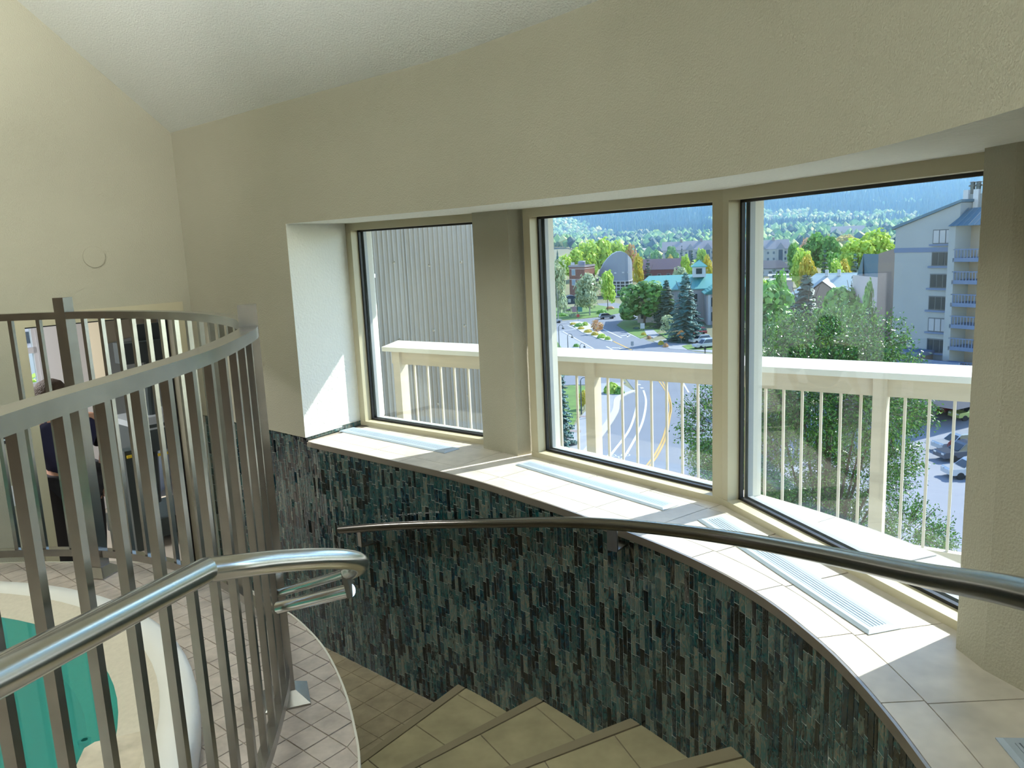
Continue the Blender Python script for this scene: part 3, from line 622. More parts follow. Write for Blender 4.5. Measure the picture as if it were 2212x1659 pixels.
# ---- person in the gym
def person():
    K = .85; hx, hz = GT(100, 815, K); bt = GT(146, 1000, K)[0]
    rt = thing('person', 'person in dark clothes with short brown hair standing beyond the doorway', 'person', LP(bt,K,0))
    H = hz; f = H/1.72
    J = {'pelvis':(bt,.98,K),'waist':(bt+.01,1.12,K),'chest':(bt+.02,1.32,K),'neck':(hx-.03,1.47,K),'head':(hx-.005,1.555,K-.02),'crown':(hx,1.63,K-.02),
         'shl':(bt+.23,1.39,K),'ell':(bt+.25,1.12,K-.06),'wrl':(bt+.31,.93,K-.16),'shr':(bt-.22,1.38,K),'elr':(bt-.28,1.12,K+.02),'wrr':(bt-.2,.9,K-.04),
         'hil':(bt+.09,.92,K),'knl':(bt+.10,.50,K-.02),'anl':(bt+.10,.09,K),'tol':(bt+.12,.045,K-.15),'hir':(bt-.09,.92,K),'knr':(bt-.10,.50,K-.01),'anr':(bt-.10,.09,K+.02),'tor':(bt-.12,.045,K-.13)}
    rad = {'pelvis':(.20,.14),'waist':(.205,.15),'chest':(.215,.14),'neck':(.058,.058),'head':(.082,.098),'crown':(.07,.085),'shl':(.07,.07),'ell':(.046,.046),'wrl':(.03,.03),'shr':(.07,.07),'elr':(.046,.046),'wrr':(.03,.03),
         'hil':(.125,.12),'knl':(.085,.085),'anl':(.045,.045),'tol':(.035,.035),'hir':(.125,.12),'knr':(.085,.085),'anr':(.045,.045),'tor':(.035,.035)}
    E_ = [('pelvis','waist'),('waist','chest'),('chest','neck'),('neck','head'),('head','crown'),('chest','shl'),('shl','ell'),('ell','wrl'),('chest','shr'),('shr','elr'),('elr','wrr'),('pelvis','hil'),('hil','knl'),('knl','anl'),('anl','tol'),('pelvis','hir'),('hir','knr'),('knr','anr'),('anr','tor')]
    def skin(nm, keys, edges, m, grow=0):
        me = bpy.data.meshes.new(nm); ks = list(keys); me.from_pydata([LP(J[k][0], J[k][2], J[k][1]*f) for k in ks], [(ks.index(a), ks.index(b)) for a, b in edges], [])
        o = link(nm, me, rt); md = o.modifiers.new('skin', 'SKIN'); 
        for i, k in enumerate(ks): sc_ = .72 if nm == 'body' and k[:2] in ('pe','wa','ch','sh','hi','kn','an') else 1; me.skin_vertices[0].data[i].radius = (rad[k][0]*f*sc_+grow, rad[k][1]*f*sc_+grow); me.skin_vertices[0].data[i].use_root = (i == 0)
        md.use_smooth_shade = True; o.modifiers.new('sub', 'SUBSURF').levels = 1; o.modifiers['sub'].render_levels = 2; me.materials.append(m); return o
    M_skin = mat('skin', (.50,.28,.19), .55); M_cl = mat('black_cloth', (.006,.006,.009), .85); M_nv = mat('navy_cloth', (.008,.010,.045), .8)
    skin('body', J.keys(), E_, M_skin)
    skin('shirt', ['pelvis','waist','chest','shl','shr','ellh','elrh'] if False else ['pelvis','waist','chest','shl','shr'], [('pelvis','waist'),('waist','chest'),('chest','shl'),('chest','shr')], M_nv, .014)
    skin('trousers', ['pelvis','hil','knl','anl','hir','knr','anr'], [('pelvis','hil'),('hil','knl'),('knl','anl'),('pelvis','hir'),('hir','knr'),('knr','anr')], M_cl, .02)
    for s_ in ('l','r'):
        a, e = Vector(LP(J['sh'+s_][0],J['sh'+s_][2],J['sh'+s_][1]*f)), Vector(LP(J['el'+s_][0],J['el'+s_][2],J['el'+s_][1]*f))
        smooth_angle(MB().tube([a+(e-a)*.05, a+(e-a)*.4, a+(e-a)*.85], [.085,.078,.072], 14).build('sleeve', M_cl, rt))
        w = Vector(LP(J['wr'+s_][0],J['wr'+s_][2],J['wr'+s_][1]*f)); d = (w-e).normalized(); s3 = d.cross(W3).normalized()
        hm = MB(); hm.tube([w-d*.01, w+d*.03, w+d*.085], [.026,.034,.032], 10)
        for i, ln in enumerate((.062,.072,.068,.052)):
            b0 = w+d*.08+s3*(-.024+.016*i); hm.tube([b0, b0+d*ln*.5-W3*.006, b0+d*ln-W3*.024], [.0085,.008,.006], 8)
        b0 = w+d*.03-s3*.03; hm.tube([b0, b0+d*.03-s3*.022-W3*.01, b0+d*.06-s3*.024-W3*.02], [.010,.009,.007], 8)
        smooth_angle(hm.build('hand', M_skin, rt))
    hc = LP(J['head'][0], J['head'][2], J['crown'][1]*f-.015); hb = MB(); rr = random.Random(3)
    hb.loft([[hc+Vector((math.cos(q)*r, math.sin(q)*r, z)) for q in [2*math.pi*k/20 for k in range(20)]] for r, z in ((.098,-.10),(.108,-.06),(.110,-.01),(.100,.035),(.075,.07),(.03,.09))])
    h = hb.build('hair', mat('brown_hair', (.045,.026,.014), .7, bump=(120,.8)), rt); smooth_angle(h)
    for s_ in (-1, 1): smooth_angle(MB().tube([hc+WU.to_3d()*s_*.105+Vector((0,0,-.10)), hc+WU.to_3d()*s_*.118+Vector((0,0,-.07)), hc+WU.to_3d()*s_*.106+Vector((0,0,-.045))], [.012,.02,.010], 8).build('ear', M_skin, rt))
    ph = thing('phone', 'small pale blue card in the hand of the dark-clothed person', 'phone', LP(J['wrl'][0]+.01, J['wrl'][2]-.1, J['wrl'][1]*f-.1))
    lbox(MB(), J['wrl'][0]-.01, J['wrl'][0]+.0, J['wrl'][2]-.14, J['wrl'][2]-.06, J['wrl'][1]*f-.16, J['wrl'][1]*f-.04).build('card', mat('card_blue', (.30,.48,.60), .4), ph)
person()
# ---- added spot, out of the picture, to brighten the wall around the gym door
sp0 = Vector((-1.15, .55, 4.25)); spt = Vector((-2.85, 4.7, 3.25)); sdv = (spt-sp0).normalized()
ws = thing('fill_spot', 'added unseen spotlight brightening the wall around the gym door', 'lamp', sp0)
MB().tube([sp0-sdv*.16, sp0-sdv*.02, sp0], [.04,.055,.06], 16).build('spot_head', M_white, ws); MB().tube([sp0-sdv*.1, sp0-sdv*.1+Vector((0,0,.9))], .012, 8).build('stem', M_steel, ws)
ld = bpy.data.lights.new('wall_fill', 'SPOT'); ld.energy = WALL_FILL_W; ld.spot_size = R(40); ld.spot_blend = .9; ld.shadow_soft_size = .06; ld.color = (1,.985,.93); lo = bpy.data.objects.new('wall_fill', ld); COL.objects.link(lo); lo.parent = ws; lo.location = sdv*.02; lo.rotation_euler = (-sdv).to_track_quat('Z','Y').to_euler()
# ---- bowl uplights added out of the picture to brighten the ceiling
for i, (x, y) in enumerate(((-2.3, 1.5), (-1.2, .1))):
    lt = thing('fill_uplight', ('added unseen bowl uplight over the hot tub, brightening the ceiling', 'added unseen bowl uplight over the stair head, brightening the ceiling')[i], 'lamp', (x, y, 2.95))
    smooth_angle(MB().lathe([(.02,0),(.16,.02),(.26,.10),(.28,.16),(.265,.16),(.24,.10),(.02,.04)], (x,y,2.95), 32).build('bowl', M_white, lt), 40)
    for k in range(3): MB().tube([(x+.26*math.cos(2.1*k), y+.26*math.sin(2.1*k), 3.10), (x,y,4.7)], .006, 6).build('chain', M_steel, lt)
    MB().lathe([(.06,.10),(.07,.16),(.02,.2)], (x,y,2.95), 16).build('bulb', emit('fill_glow', (1,.95,.86), 8), lt)
    ld = bpy.data.lights.new('lamp', 'AREA'); ld.shape = 'DISK'; ld.size = .45; ld.energy = FILL_W; ld.color = (.97,1,.96); lo = bpy.data.objects.new('lamp', ld); COL.objects.link(lo); lo.parent = lt; lo.location = (0,0,.22); lo.rotation_euler.x = R(180)

# ================================================================== BALCONY OUTSIDE
M_brail = mat('balcony_paint', (.62,.52,.38), .6, var=(3,.06), stretch=(1,1,8)); M_bcap = mat('balcony_cap', (.80,.77,.68), .55); M_bal = mat('baluster_paint', (.66,.57,.44), .5)
BA, BB = V2((-.90,6.06)), V2((3.6,2.86)); bd = (BB-BA).normalized(); bn = V2((-bd.y, bd.x)); BL = (BB-BA).length     # bn points outwards
ZC = Zr(-.715); ZF = Zr(-1.80)
dk = MB().prism([BA-bd*.4+bn*.1, BB+bn*.1, V2((2.6,1.2)), V2((1.3,1.2)), V2((1.35,2.1)), V2((1.05,3.2)), V2((.2,4.2)), V2((-.8,5.1)), V2((-1.5,5.6))], ZF-.15, ZF).build('balcony_floor', mat('balcony_deck', (.50,.47,.42), .8), kind='structure'); tag(dk, 'balcony floor outside the windows')
rl = thing('balcony_railing', 'cream painted balcony railing with a broad sloping cap outside the windows', 'railing', (*(BA+bd*1.5), ZF))
def rb(mb, a0, a1, n0, n1, z0, z1, tilt=0):
    o = BA+bd*a0+bn*n0; return mb.obox((o.x,o.y,z0), (bd*(a1-a0)).to_3d(), (bn*(n1-n0)).to_3d()+Vector((0,0,tilt)), (0,0,z1-z0))
rb(MB(), -.05, BL, -.085, .10, ZC-.045, ZC-.012, .028).build('cap_board', M_bcap, rl)
rb(MB(), 0, BL, -.035, .02, ZC-.145, ZC-.032).build('fascia_board', M_brail, rl)
rb(MB(), 0, BL, -.02, .02, ZF+.08, ZF+.14).build('bottom_board', M_brail, rl)
def on_rail(x):                 # distance along the railing seen at photo column x
    d = ray(x, 850); nn = V2((-bd.y, bd.x)); k = nn.dot(BA)/nn.dot(V2(d)); return (V2(d)*k-BA).dot(bd)
ps = [.07, on_rail(1284), on_rail(1905), on_rail(1905)+1.35]
for a in ps: rb(MB(), a-.034, a+.034, -.06, .03, ZF, ZC-.04).build('post', M_brail, rl)
b0 = MB().cbox((0,0,0), .0135, .0135, ZC-.14-ZF-.1, 0).build('baluster', M_bal, rl); fst = True
for a, b, nb in ((ps[0], ps[1], 13), (ps[1], ps[2], 17), (ps[2], ps[3], 12)):
    for i in range(1, nb):
        p = BA+bd*(a+(b-a)*i/nb); o = b0 if fst else link('baluster', b0.data, rl); fst = False
        o.matrix_parent_inverse = rl.matrix_basis.inverted(); o.location = (p.x,p.y,ZF+.1); o.rotation_euler.z = math.atan2(bd.y,bd.x)
# roof eave above the balcony
ea = MB().prism([V2((-.99,4.98))+V2((.632,.775))*.98-V2((.775,-.632))*.9, V2((.05,4.10))+V2((.66,.75))*1.04, V2((.85,3.13))+V2((.88,.47))*1.22, V2((1.2,2.0))+V2((.955,.296))*1.16, V2((2.3,1.0)), V2((1.9,-.2)), V2((.75,.0)), V2((1.3,1.6)), V2((1.1,2.6)), V2((.4,3.9)), V2((-1.1,5.3))], Zr(.36), Zr(.62)).build('roof_eave', M_bcap, kind='structure'); tag(ea, 'roof eave above the balcony')
# corrugated siding of the neighbouring wing
def corrugated(A, B, z0, z1, pitch, amp, parent):
    A, B = V2(A), V2(B); L = (B-A).length; d = (B-A)/L; n = V2((d.y,-d.x)); m = MB(); N_ = int(L/pitch*6); r0 = []; r1 = []
    for i in range(N_+1):
        x = L*i/N_; o = amp*math.cos(2*math.pi*x/pitch); p = A+d*x+n*o; r0.append((p.x,p.y,z0)); r1.append((p.x,p.y,z1))
    bk = [(A+d*L-n*.1), A-n*.1]; nn = len(r0); vs = r0+r1; f = [(i,i+1,nn+i+1,nn+i) for i in range(nn-1)]
    m.add(vs, f); o = m.build('siding_sheet', M_corr, parent, True); return o
M_corr = mat('corrugated_metal', (.36,.34,.30), .5)
cw = thing('wall_corrugated', 'pale corrugated metal siding of the wing beyond the balcony', None, (-.6,6.5,0), kind='structure')
CA, CB, CC = V2((-1.5,6.20)), V2(gd(886,700,6.55)), V2(gd(1105,700,6.75))
corrugated(CA, CB, -4, 5.2, .040, .011, cw); corrugated(CB, CC, -4, 5.2, .040, .011, cw)
MB().prism([CA, CB, CC, CC+V2((-.2,.4)), CA+V2((0,.4))], -4, 5.2).build('siding_core', M_corr, cw)
bolt = None
for x, y in ((851,567),(928,573),(996,566),(863,733),(937,713),(1004,703),(946,872),(1012,854)):
    q = gd(x, y, 6.50); b = MB().lathe([(.012,-.003),(.012,.003),(.003,.006)], (0,0,0), 8) if bolt is None else None
    o = b.build('bolt', M_steel, cw) if b else link('bolt', bolt.data, cw); bolt = bolt or o
    o.matrix_parent_inverse = cw.matrix_basis.inverted(); o.location = q+Vector((0,-.015,0)); o.rotation_euler.x = R(90)
# white door casing on the siding
dc = thing('balcony_door', 'white trimmed balcony door at the end of the siding', 'door', gd(800,900,6.2)); a, b, c = gd(784,700,6.28), gd(813,700,6.30), gd(800,600,6.28)
for x0, x1, m_, nm in ((0,.02,M_bcap,'casing'),(.09,.115,M_bcap,'casing'),(.02,.09,mat('door_grey', (.42,.38,.34), .5),'leaf')):
    MB().obox((a.x+x0,a.y-.08,Zr(-1.8)), (x1-x0,.012,0), (0,.06,0), (0,0,c.z-Zr(-1.8))).build(nm, m_, dc)
MB().obox((a.x-.01,a.y-.10,c.z), (.135,.012,0), (0,.09,0), (0,0,.03)).build('door_hood', M_bcap, dc)

# ================================================================== THE VALLEY
EXT[0] = .56
GZ = Zr(-23.0)
def tz(d):                      # ground level by distance from the building
    if d < 330: return GZ
    if d < 1000: t = (d-330)/670; t = t*t*(3-2*t); return GZ+t*(Zr(4)-GZ)
    return Zr(4)+(d-1000)*.15
def hill(x, y):
    d = math.hypot(x, y); az = math.degrees(math.atan2(x, y)); z = tz(d)
    if d > 1000:
        z += (d-1000)*(.10*mnoise.noise(Vector((x*.0016, y*.0016, 3)))+.05*mnoise.noise(Vector((x*.006, y*.006, 7))))+(d-1000)*.05*(az-15)/20
    elif d > 330: z += 3.0*mnoise.noise(Vector((x*.006, y*.006, 1)))*(d-330)/670
    if d > 300 and az < 8 and d < 760: z += 13*math.exp(-((az-3.5)/3.2)**2-((d-560)/120)**2)
    return z
def polar(nm, ds, az0, az1, na, m, label):
    mb = MB(); vs = []; 
    for d in ds:
        for j in range(na+1):
            a = R(az0+(az1-az0)*j/na); x, y = d*math.sin(a), d*math.cos(a); vs.append((x, y, hill(x, y)))
    mb.add(vs, [(i*(na+1)+j, i*(na+1)+j+1, (i+1)*(na+1)+j+1, (i+1)*(na+1)+j) for i in range(len(ds)-1) for j in range(na)])
    o = mb.build(nm, m, None, True, 'structure'); return tag(o, label)
M_gnd = mat('valley_ground', (.30,.30,.16), .95, var=(.02,.35)); M_mtn = mat('mountain_ground', (.15,.19,.08), .95, var=(.012,.4))
polar('ground', [4]+list(range(20,330,30))+list(range(330,1020,30)), -80, 75, 90, M_gnd, 'valley floor of grass and dirt below the building')
polar('mountain', [990+ i*40 for i in range(70)], -25, 60, 110, M_mtn, 'forested mountainside rising beyond the town')
M_asp = mat('asphalt', (.255,.28,.325), .9, var=(.25,.06)); M_conc = mat('concrete', (.44,.45,.46), .9, var=(.5,.05)); M_grass = mat('lawn_grass', (.16,.30,.05), .95, var=(.4,.25)); M_mark = mat('road_white', (.80,.80,.80), .8); M_yel = mat('road_yellow', (.72,.45,.12), .8)
def patch(nm, px, lift, m, label=None, parent=None, kind='structure', th=.3):
    pts = [gz(x, y, GZ) for x, y in px]; o = MB().prism(pts, GZ-th, GZ+lift).build(nm, m, parent, kind=None if parent else kind)
    if label: tag(o, label)
    return o
ZA = lambda x, y: (1180+x/6.144, 640+y/6.144); ZB = lambda x, y: (1180+x/6.144, 760+y/6.144)
road = patch('road', [(1120,1150),(1700,1250),(1700,900),(1600,800),(1540,766),(1500,760),(1450,748),(1400,737),(1360,714),(1335,699),(1345,692),(1420,688),(1420,662),(1345,675),(1300,685),(1150,700),(1150,722),(1212,722),(1284,757),(1338,800),(1372,845),(1335,862),(1330,890),(1300,935),(1240,1010),(1180,1080)], .04, M_asp, 'curving asphalt road below the balcony')
patch('side_street', [(1290,656),(1330,654),(1350,660),(1340,667),(1300,665)], .06, M_asp, 'strip of side street behind the trees')
walk = patch('pavement', [(1120,1150),(1160,1020),(1205,968),(1229,939),(1256,900),(1274,879),(1290,840),(1294,830),(1340,828),(1368,846),(1335,860),(1328,890),(1299,935),(1238,1010),(1180,1080)], .14, M_conc, 'pale concrete pavement beside the curving road')
for q in ((1243,934,24,5),(1262,902,18,3)): patch('brick_band', [(q[0]-q[2]/2,q[1]-q[3]/2),(q[0]+q[2]/2,q[1]-q[3]/2),(q[0]+q[2]/2,q[1]+q[3]/2),(q[0]-q[2]/2,q[1]+q[3]/2)], .16, mat('band_brown', (.38,.30,.28), .9), None, walk)
patch('lawn_1' , [(1150,990),(1204,968),(1224,945),(1262,872),(1276,856),(1276,836),(1232,833),(1190,850),(1150,900)], .10, M_grass, 'lawn beside the blue spruce under the balcony')
patch('lawn_2', [(1195,797),(1265,800),(1262,808),(1222,812),(1195,808)], .10, M_grass, 'narrow lawn beyond the parking strip')
patch('parking_strip', [(1150,812),(1222,812),(1280,812),(1340,818),(1352,828),(1290,831),(1200,833),(1150,840)], .07, M_asp, 'grey parking strip with yellow lines')
plaza = patch('plaza', [(1150,708),(1212,718),(1284,757),(1300,770),(1150,775)], .12, M_conc, 'light concrete plaza at the crossing')
patch('lawn_3', [(1150,726),(1196,729),(1213,752),(1150,760)], .16, M_grass, 'small lawn corner on the plaza')
patch('lawn_4', [(1150,668),(1295,660),(1343,668),(1343,676),(1300,684),(1240,690),(1150,693)], .10, M_grass, 'lawn around the horse sculptures')
patch('lawn_5', [ZA(935,385),ZA(1040,330),ZA(1250,330),ZA(1560,380),ZA(1500,470),ZA(1300,540),ZA(1255,570),ZA(1100,490)], .14, M_grass, 'planted island under the maple')
patch('walk_strip', [ZA(1300,450),ZA(1420,450),ZA(1500,520),ZA(1420,560),ZA(1330,520)], .17, M_conc, 'white strip of pavement on the planted island')
patch('driveway', [ZA(1420,600),ZA(1700,560),ZA(2300,560),ZA(2300,760),ZA(1900,720),ZA(1640,700)], .09, M_conc, 'pale driveway beside the spruces')
patch('lawn_6', [ZA(1800,668),ZA(1870,650),ZA(2250,640),ZA(2250,715),ZA(1880,715)], .14, M_grass, 'grass verge in front of the parked white van')
patch('lawn_7', [ZA(1500,500),ZA(1700,480),ZA(1980,600),ZA(1900,640),ZA(1640,590)], .12, M_grass, 'shaded lawn under the spruces')
patch('parking_lot', [(1560,1000),(1900,820),(2300,760),(2400,1500),(1700,1500)], .05, mat('lot_concrete', (.36,.37,.41), .9, var=(.15,.06)), 'sunlit pale parking lot beside the tall block')
def line(px, w, m, lift=.07, nm='marking'):
    MB().sweep(sm([V2(gz(x,y,GZ)) for x, y in px], 4) if len(px) > 2 else [V2(gz(x,y,GZ)) for x, y in px], w, GZ, GZ+lift).build(nm, m, road)
line([ZB(*p) for p in ((1180,530),(1205,610),(1195,750),(1140,950),(1060,1110),(890,1330),(800,1460),(600,1700))], .30, M_mark)
line([ZB(*p) for p in ((1290,515),(1322,640),(1310,800),(1250,1010),(1070,1350),(960,1480),(800,1690))], .30, M_mark)
for dx in (0, 34): line([ZB(*p) for p in ((1440+dx*1.6,330),(1530+dx,440),(1606+dx*.6,570),(1645+dx*.4,740),(1620+dx*.6,880),(1550+dx,1150),(1440+dx*1.2,1370),(1360+dx*1.3,1480),(1200+dx*1.5,1680))], .22, M_yel)
line([ZB(1780,355), ZB(1890,545)], .28, M_mark); line([ZA(890,600), ZA(1130,715)], .45, M_yel)
for a, b in (((220,470),(630,700)),((290,390),(400,440)),((740,430),(1000,555)),((800,670),(880,715)),((1080,490),(1260,570)),((200,350),(270,348)),((100,480),(380,440)),((100,400),(300,385))): line([ZA(*a), ZA(*b)], .4, M_mark)
for i in range(5): q = ZB(1120+i*37, 305+i*45); line([(q[0]-1.5,q[1]-1), (q[0]+1.5,q[1]+1)], .5, M_mark)
for pts in (((990,528),(1060,520),(1100,528)), ((870,688),(940,690),(1000,688))):
    line([ZA(*p) for p in pts], .8, M_mark); e = ZA(*pts[2]); MB().prism([gz(e[0]-5,e[1]-2,GZ), gz(e[0]-5,e[1]+3,GZ), gz(e[0]+2,e[1]+.3,GZ)], GZ, GZ+.07).build('arrow_head', M_mark, road)
bc = gz(*ZB(960,1380), GZ)
for dx in (-.75, .75):
    r_ = [(bc.x+dx+.45*math.cos(q), bc.y+.45*math.sin(q)*1.1) for q in [2*math.pi*k/18 for k in range(19)]]; MB().sweep(r_, .12, GZ, GZ+.07).build('bicycle_mark', M_mark, road)
MB().sweep([(bc.x-.75,bc.y),(bc.x-.2,bc.y-.5),(bc.x+.35,bc.y-.3),(bc.x+.75,bc.y)], .12, GZ, GZ+.07).build('bicycle_mark', M_mark, road)
MB().sweep([(bc.x-.1,bc.y-.6),(bc.x-.1,bc.y-1.2),(bc.x+.3,bc.y-1.2)], .14, GZ, GZ+.07).build('bicycle_mark', M_mark, road)
M_kerb = mat('kerb', (.70,.69,.66), .85)
MB().sweep(sm([V2(gz(x,y,GZ)) for x, y in ((1372,845),(1336,861),(1329,890),(1300,935),(1240,1010),(1180,1080))], 5), .9, GZ, GZ+.18).build('kerb_strip', M_kerb, walk)

# ------------------------------------------------------------------ plants
rt_ = random.Random(5)
def quad(mb, c, u, v): mb.add([c-u-v, c+u-v, c+u+v, c-u+v], [(0,1,2,3)])
def rv(r): 
    while True:
        v = Vector((r.uniform(-1,1), r.uniform(-1,1), r.uniform(-1,1)))
        if .05 < v.length <= 1: return v.normalized()
def leafy_mesh(nm, seed, n, ls, m, tall=False, low=.16):
    r = random.Random(seed); mb = MB(); lobes = []
    for i in range(15):
        a = r.uniform(0, 6.28); z = r.uniform(.28, .86); w = (.30 if not tall else .26)*math.sin(math.pi*min(1,(z-low+.08)/(1.0-low)))**.6
        lobes.append((Vector((math.cos(a)*w, math.sin(a)*w, z)), r.uniform(.13,.20)))
    lobes.append((Vector((0,0,.55)), .30)); lobes.append((Vector((0,0,.82)), .17))
    for i in range(n):
        c, rad = r.choice(lobes); d = rv(r); p = c+d*rad*r.uniform(.75,1.08)
        if p.z < low: continue
        u = (d.cross(rv(r))).normalized(); v = d.cross(u); q = (d*r.uniform(.2,.9)+v).normalized(); s_ = ls*r.uniform(.6,1.25)
        quad(mb, p, u*s_, q*s_*.8)
    me = bpy.data.meshes.new(nm); me.from_pydata(mb.v, [], mb.f); me.materials.append(m); return me
def spruce_mesh(nm, seed, m, layers=22, br=16, rad=.24):
    r = random.Random(seed); mb = MB()
    for l in range(layers):
        t = l/(layers-1); z = .06+.90*t; R0 = rad*(1-t)**.82+.012
        nb = max(4, int(br*(1-t*.65)))
        for b in range(nb):
            a = 2*math.pi*(b+r.random())/nb; d = Vector((math.cos(a), math.sin(a), 0)); L = R0*r.uniform(.75,1.12); sd = Vector((-d.y, d.x, 0)); zj = r.uniform(-.022,.022)
            for q in range(5):
                x = L*(.25+.75*q/4); zz = z+zj-.20*x+.06*(x/max(R0,.02))**2*R0; w = .034+.034*(1-q/4.5)*(1-t*.5)
                mb.add([Vector((0,0,zz))+d*(x-L*.16)-sd*w, Vector((0,0,zz))+d*(x-L*.16)+sd*w, Vector((0,0,zz-.022))+d*(x+L*.12)+sd*w*.3, Vector((0,0,zz-.022))+d*(x+L*.12)-sd*w*.3], [(0,1,2,3)])
                if q > 0: mb.add([Vector((0,0,zz))+d*(x-L*.13), Vector((0,0,zz-.004))+d*(x+L*.12), Vector((0,0,zz-.030*(1-t*.5)))+d*(x+L*.04)+sd*r.uniform(-.01,.01)], [(0,1,2)])
    for q in range(6): mb.add([(0,0,1.0),(.008*math.cos(q),.008*math.sin(q),.93),(.008*math.cos(q+1),.008*math.sin(q+1),.93)], [(0,1,2)])
    me = bpy.data.meshes.new(nm); me.from_pydata(mb.v, [], mb.f); me.materials.append(m); return me
def trunk_mesh(nm, m, top=.6, r0=.022):
    mb = MB().tube([(0,0,0),(.004,.003,top*.5),(0,0,top)], [r0, r0*.75, r0*.3], 7)
    for a in (0.3, 2.3, 4.3): mb.tube([(0,0,top*.55),(math.cos(a)*.12,math.sin(a)*.12,top*.95)], [r0*.5,r0*.2], 5)
    me = bpy.data.meshes.new(nm); me.from_pydata(mb.v, [], mb.f); me.materials.append(m); return me
L_yg = leafmat('leaf_yellowgreen', [(.20,.36,.04),(.36,.50,.07),(.46,.55,.10)]); L_g = leafmat('leaf_green', [(.05,.17,.03),(.12,.30,.05),(.22,.40,.08)]); L_dg = leafmat('leaf_dark', [(.03,.11,.03),(.07,.20,.04),(.14,.28,.06)])
L_s = leafmat('needle_blue', [(.025,.075,.07),(.05,.13,.115),(.10,.20,.17)], .6, .1); L_sd = leafmat('needle_dark', [(.012,.04,.035),(.03,.08,.06),(.06,.12,.08)], .6, .1); L_gr = leafmat('leaf_grey', [(.16,.22,.12),(.30,.36,.20),(.42,.46,.28)]); L_go = leafmat('leaf_gold', [(.40,.30,.04),(.55,.44,.06),(.30,.34,.05)]); L_br = leafmat('leaf_rust', [(.35,.16,.08),(.50,.28,.12),(.40,.32,.14)])
M_bark = mat('bark', (.16,.12,.08), .9); M_barkw = mat('bark_pale', (.52,.50,.44), .8)
T = {}
for k, (sd, n, ls, m, tall) in {'yg':(1,1700,.034,L_yg,0),'yg2':(2,1500,.036,L_yg,1),'g':(3,1800,.034,L_g,0),'g2':(4,1700,.034,L_g,1),'dg':(5,2000,.033,L_dg,0),'gr':(6,1500,.030,L_gr,1),'go':(7,1400,.036,L_go,0),'br':(8,700,.034,L_br,0)}.items(): T[k] = leafy_mesh('crown_'+k, sd, n, ls, m, bool(tall))
T['sb'] = spruce_mesh('needles_blue', 21, L_s); T['sd'] = spruce_mesh('needles_dark', 22, L_sd); T['sb2'] = spruce_mesh('needles_blue2', 23, L_s, 15, 11, .21); T['sd2'] = spruce_mesh('needles_dark2', 24, L_sd, 14, 10, .20)
TK = {0: trunk_mesh('trunk_brown', M_bark), 1: trunk_mesh('trunk_pale', M_barkw), 2: trunk_mesh('trunk_spruce', M_bark, .9, .012)}
TA = []                         # where trees already stand
WF = {'sb':.48,'sd':.48,'sb2':.42,'sd2':.42}      # natural width of each template relative to its height
def tree(kind, x, ytop, wpx, label, ybase=None, dist=None, group=None, nm=None):
    if ybase is not None: base = gz(x, ybase, GZ); dist = math.hypot(base.x, base.y)
    else: base = gd(x, 600, dist); base.z = hill(base.x, base.y)
    top = gd(x, ytop, dist).z; h = max(1.0, top-base.z); w = wpx*dist/FPX*1.03; wf = WF.get(kind, .86)
    sp = kind[0] == 's'; TA.append(V2(base))
    rt = thing(nm or ('spruce_tree' if sp else 'leafy_tree'), label, 'tree', base, group); rt.scale = (w/wf, w/wf, h); rt.rotation_euler.z = rt_.uniform(0, 6.28)
    o = bpy.data.objects.new('foliage', T[kind]); COL.objects.link(o); o.parent = rt
    o = bpy.data.objects.new('trunk', TK[2 if sp else (1 if kind == 'gr' else 0)]); COL.objects.link(o); o.parent = rt
    return rt
tree('gr', 1206, 560, 52, 'tall pale aspen at the edge of the middle window frame', ybase=695)
for i, (x, y, w, k) in enumerate(((1218,552,44,'yg'),(1243,538,50,'yg2'),(1272,522,56,'yg'),(1302,516,56,'yg2'),(1330,522,46,'yg'),(1352,530,40,'yg2'))):
    tree(k, x, y, w, ('leftmost yellow-green cottonwood behind the brick building','second yellow-green cottonwood behind the brick building','third cottonwood, tall, behind the brick building roof','tallest cottonwood behind the grey rounded building','cottonwood rising over the top of the grey rounded building','cottonwood at the end of the row behind the rounded building')[i], dist=395+8*i, group='cottonwoods behind the rounded building')
tree('br', 1363, 524, 26, 'rust coloured tree beside the cottonwood row', dist=430)
tree('gr', 1274, 590, 66, 'silvery birch in front of the brick building', ybase=682); tree('yg2', 1313, 586, 36, 'slim light green tree before the grey rounded building', ybase=672)
tree('dg', 1392, 607, 108, 'broad dark maple at the street corner', ybase=704); tree('sd', 1440, 602, 62, 'dark spruce between the maple and the blue spruce', ybase=708)
tree('sb', 1481, 583, 78, 'tall blue spruce in front of the teal roofed building', ybase=738); tree('gr', 1441, 680, 34, 'small pale shrub tree at the foot of the spruces', ybase=722)
tree('sd2', 1400, 560, 36, 'dark spruce before the maroon roof', dist=330); tree('go', 1379, 547, 24, 'yellow tree left of the maroon roof', dist=372)
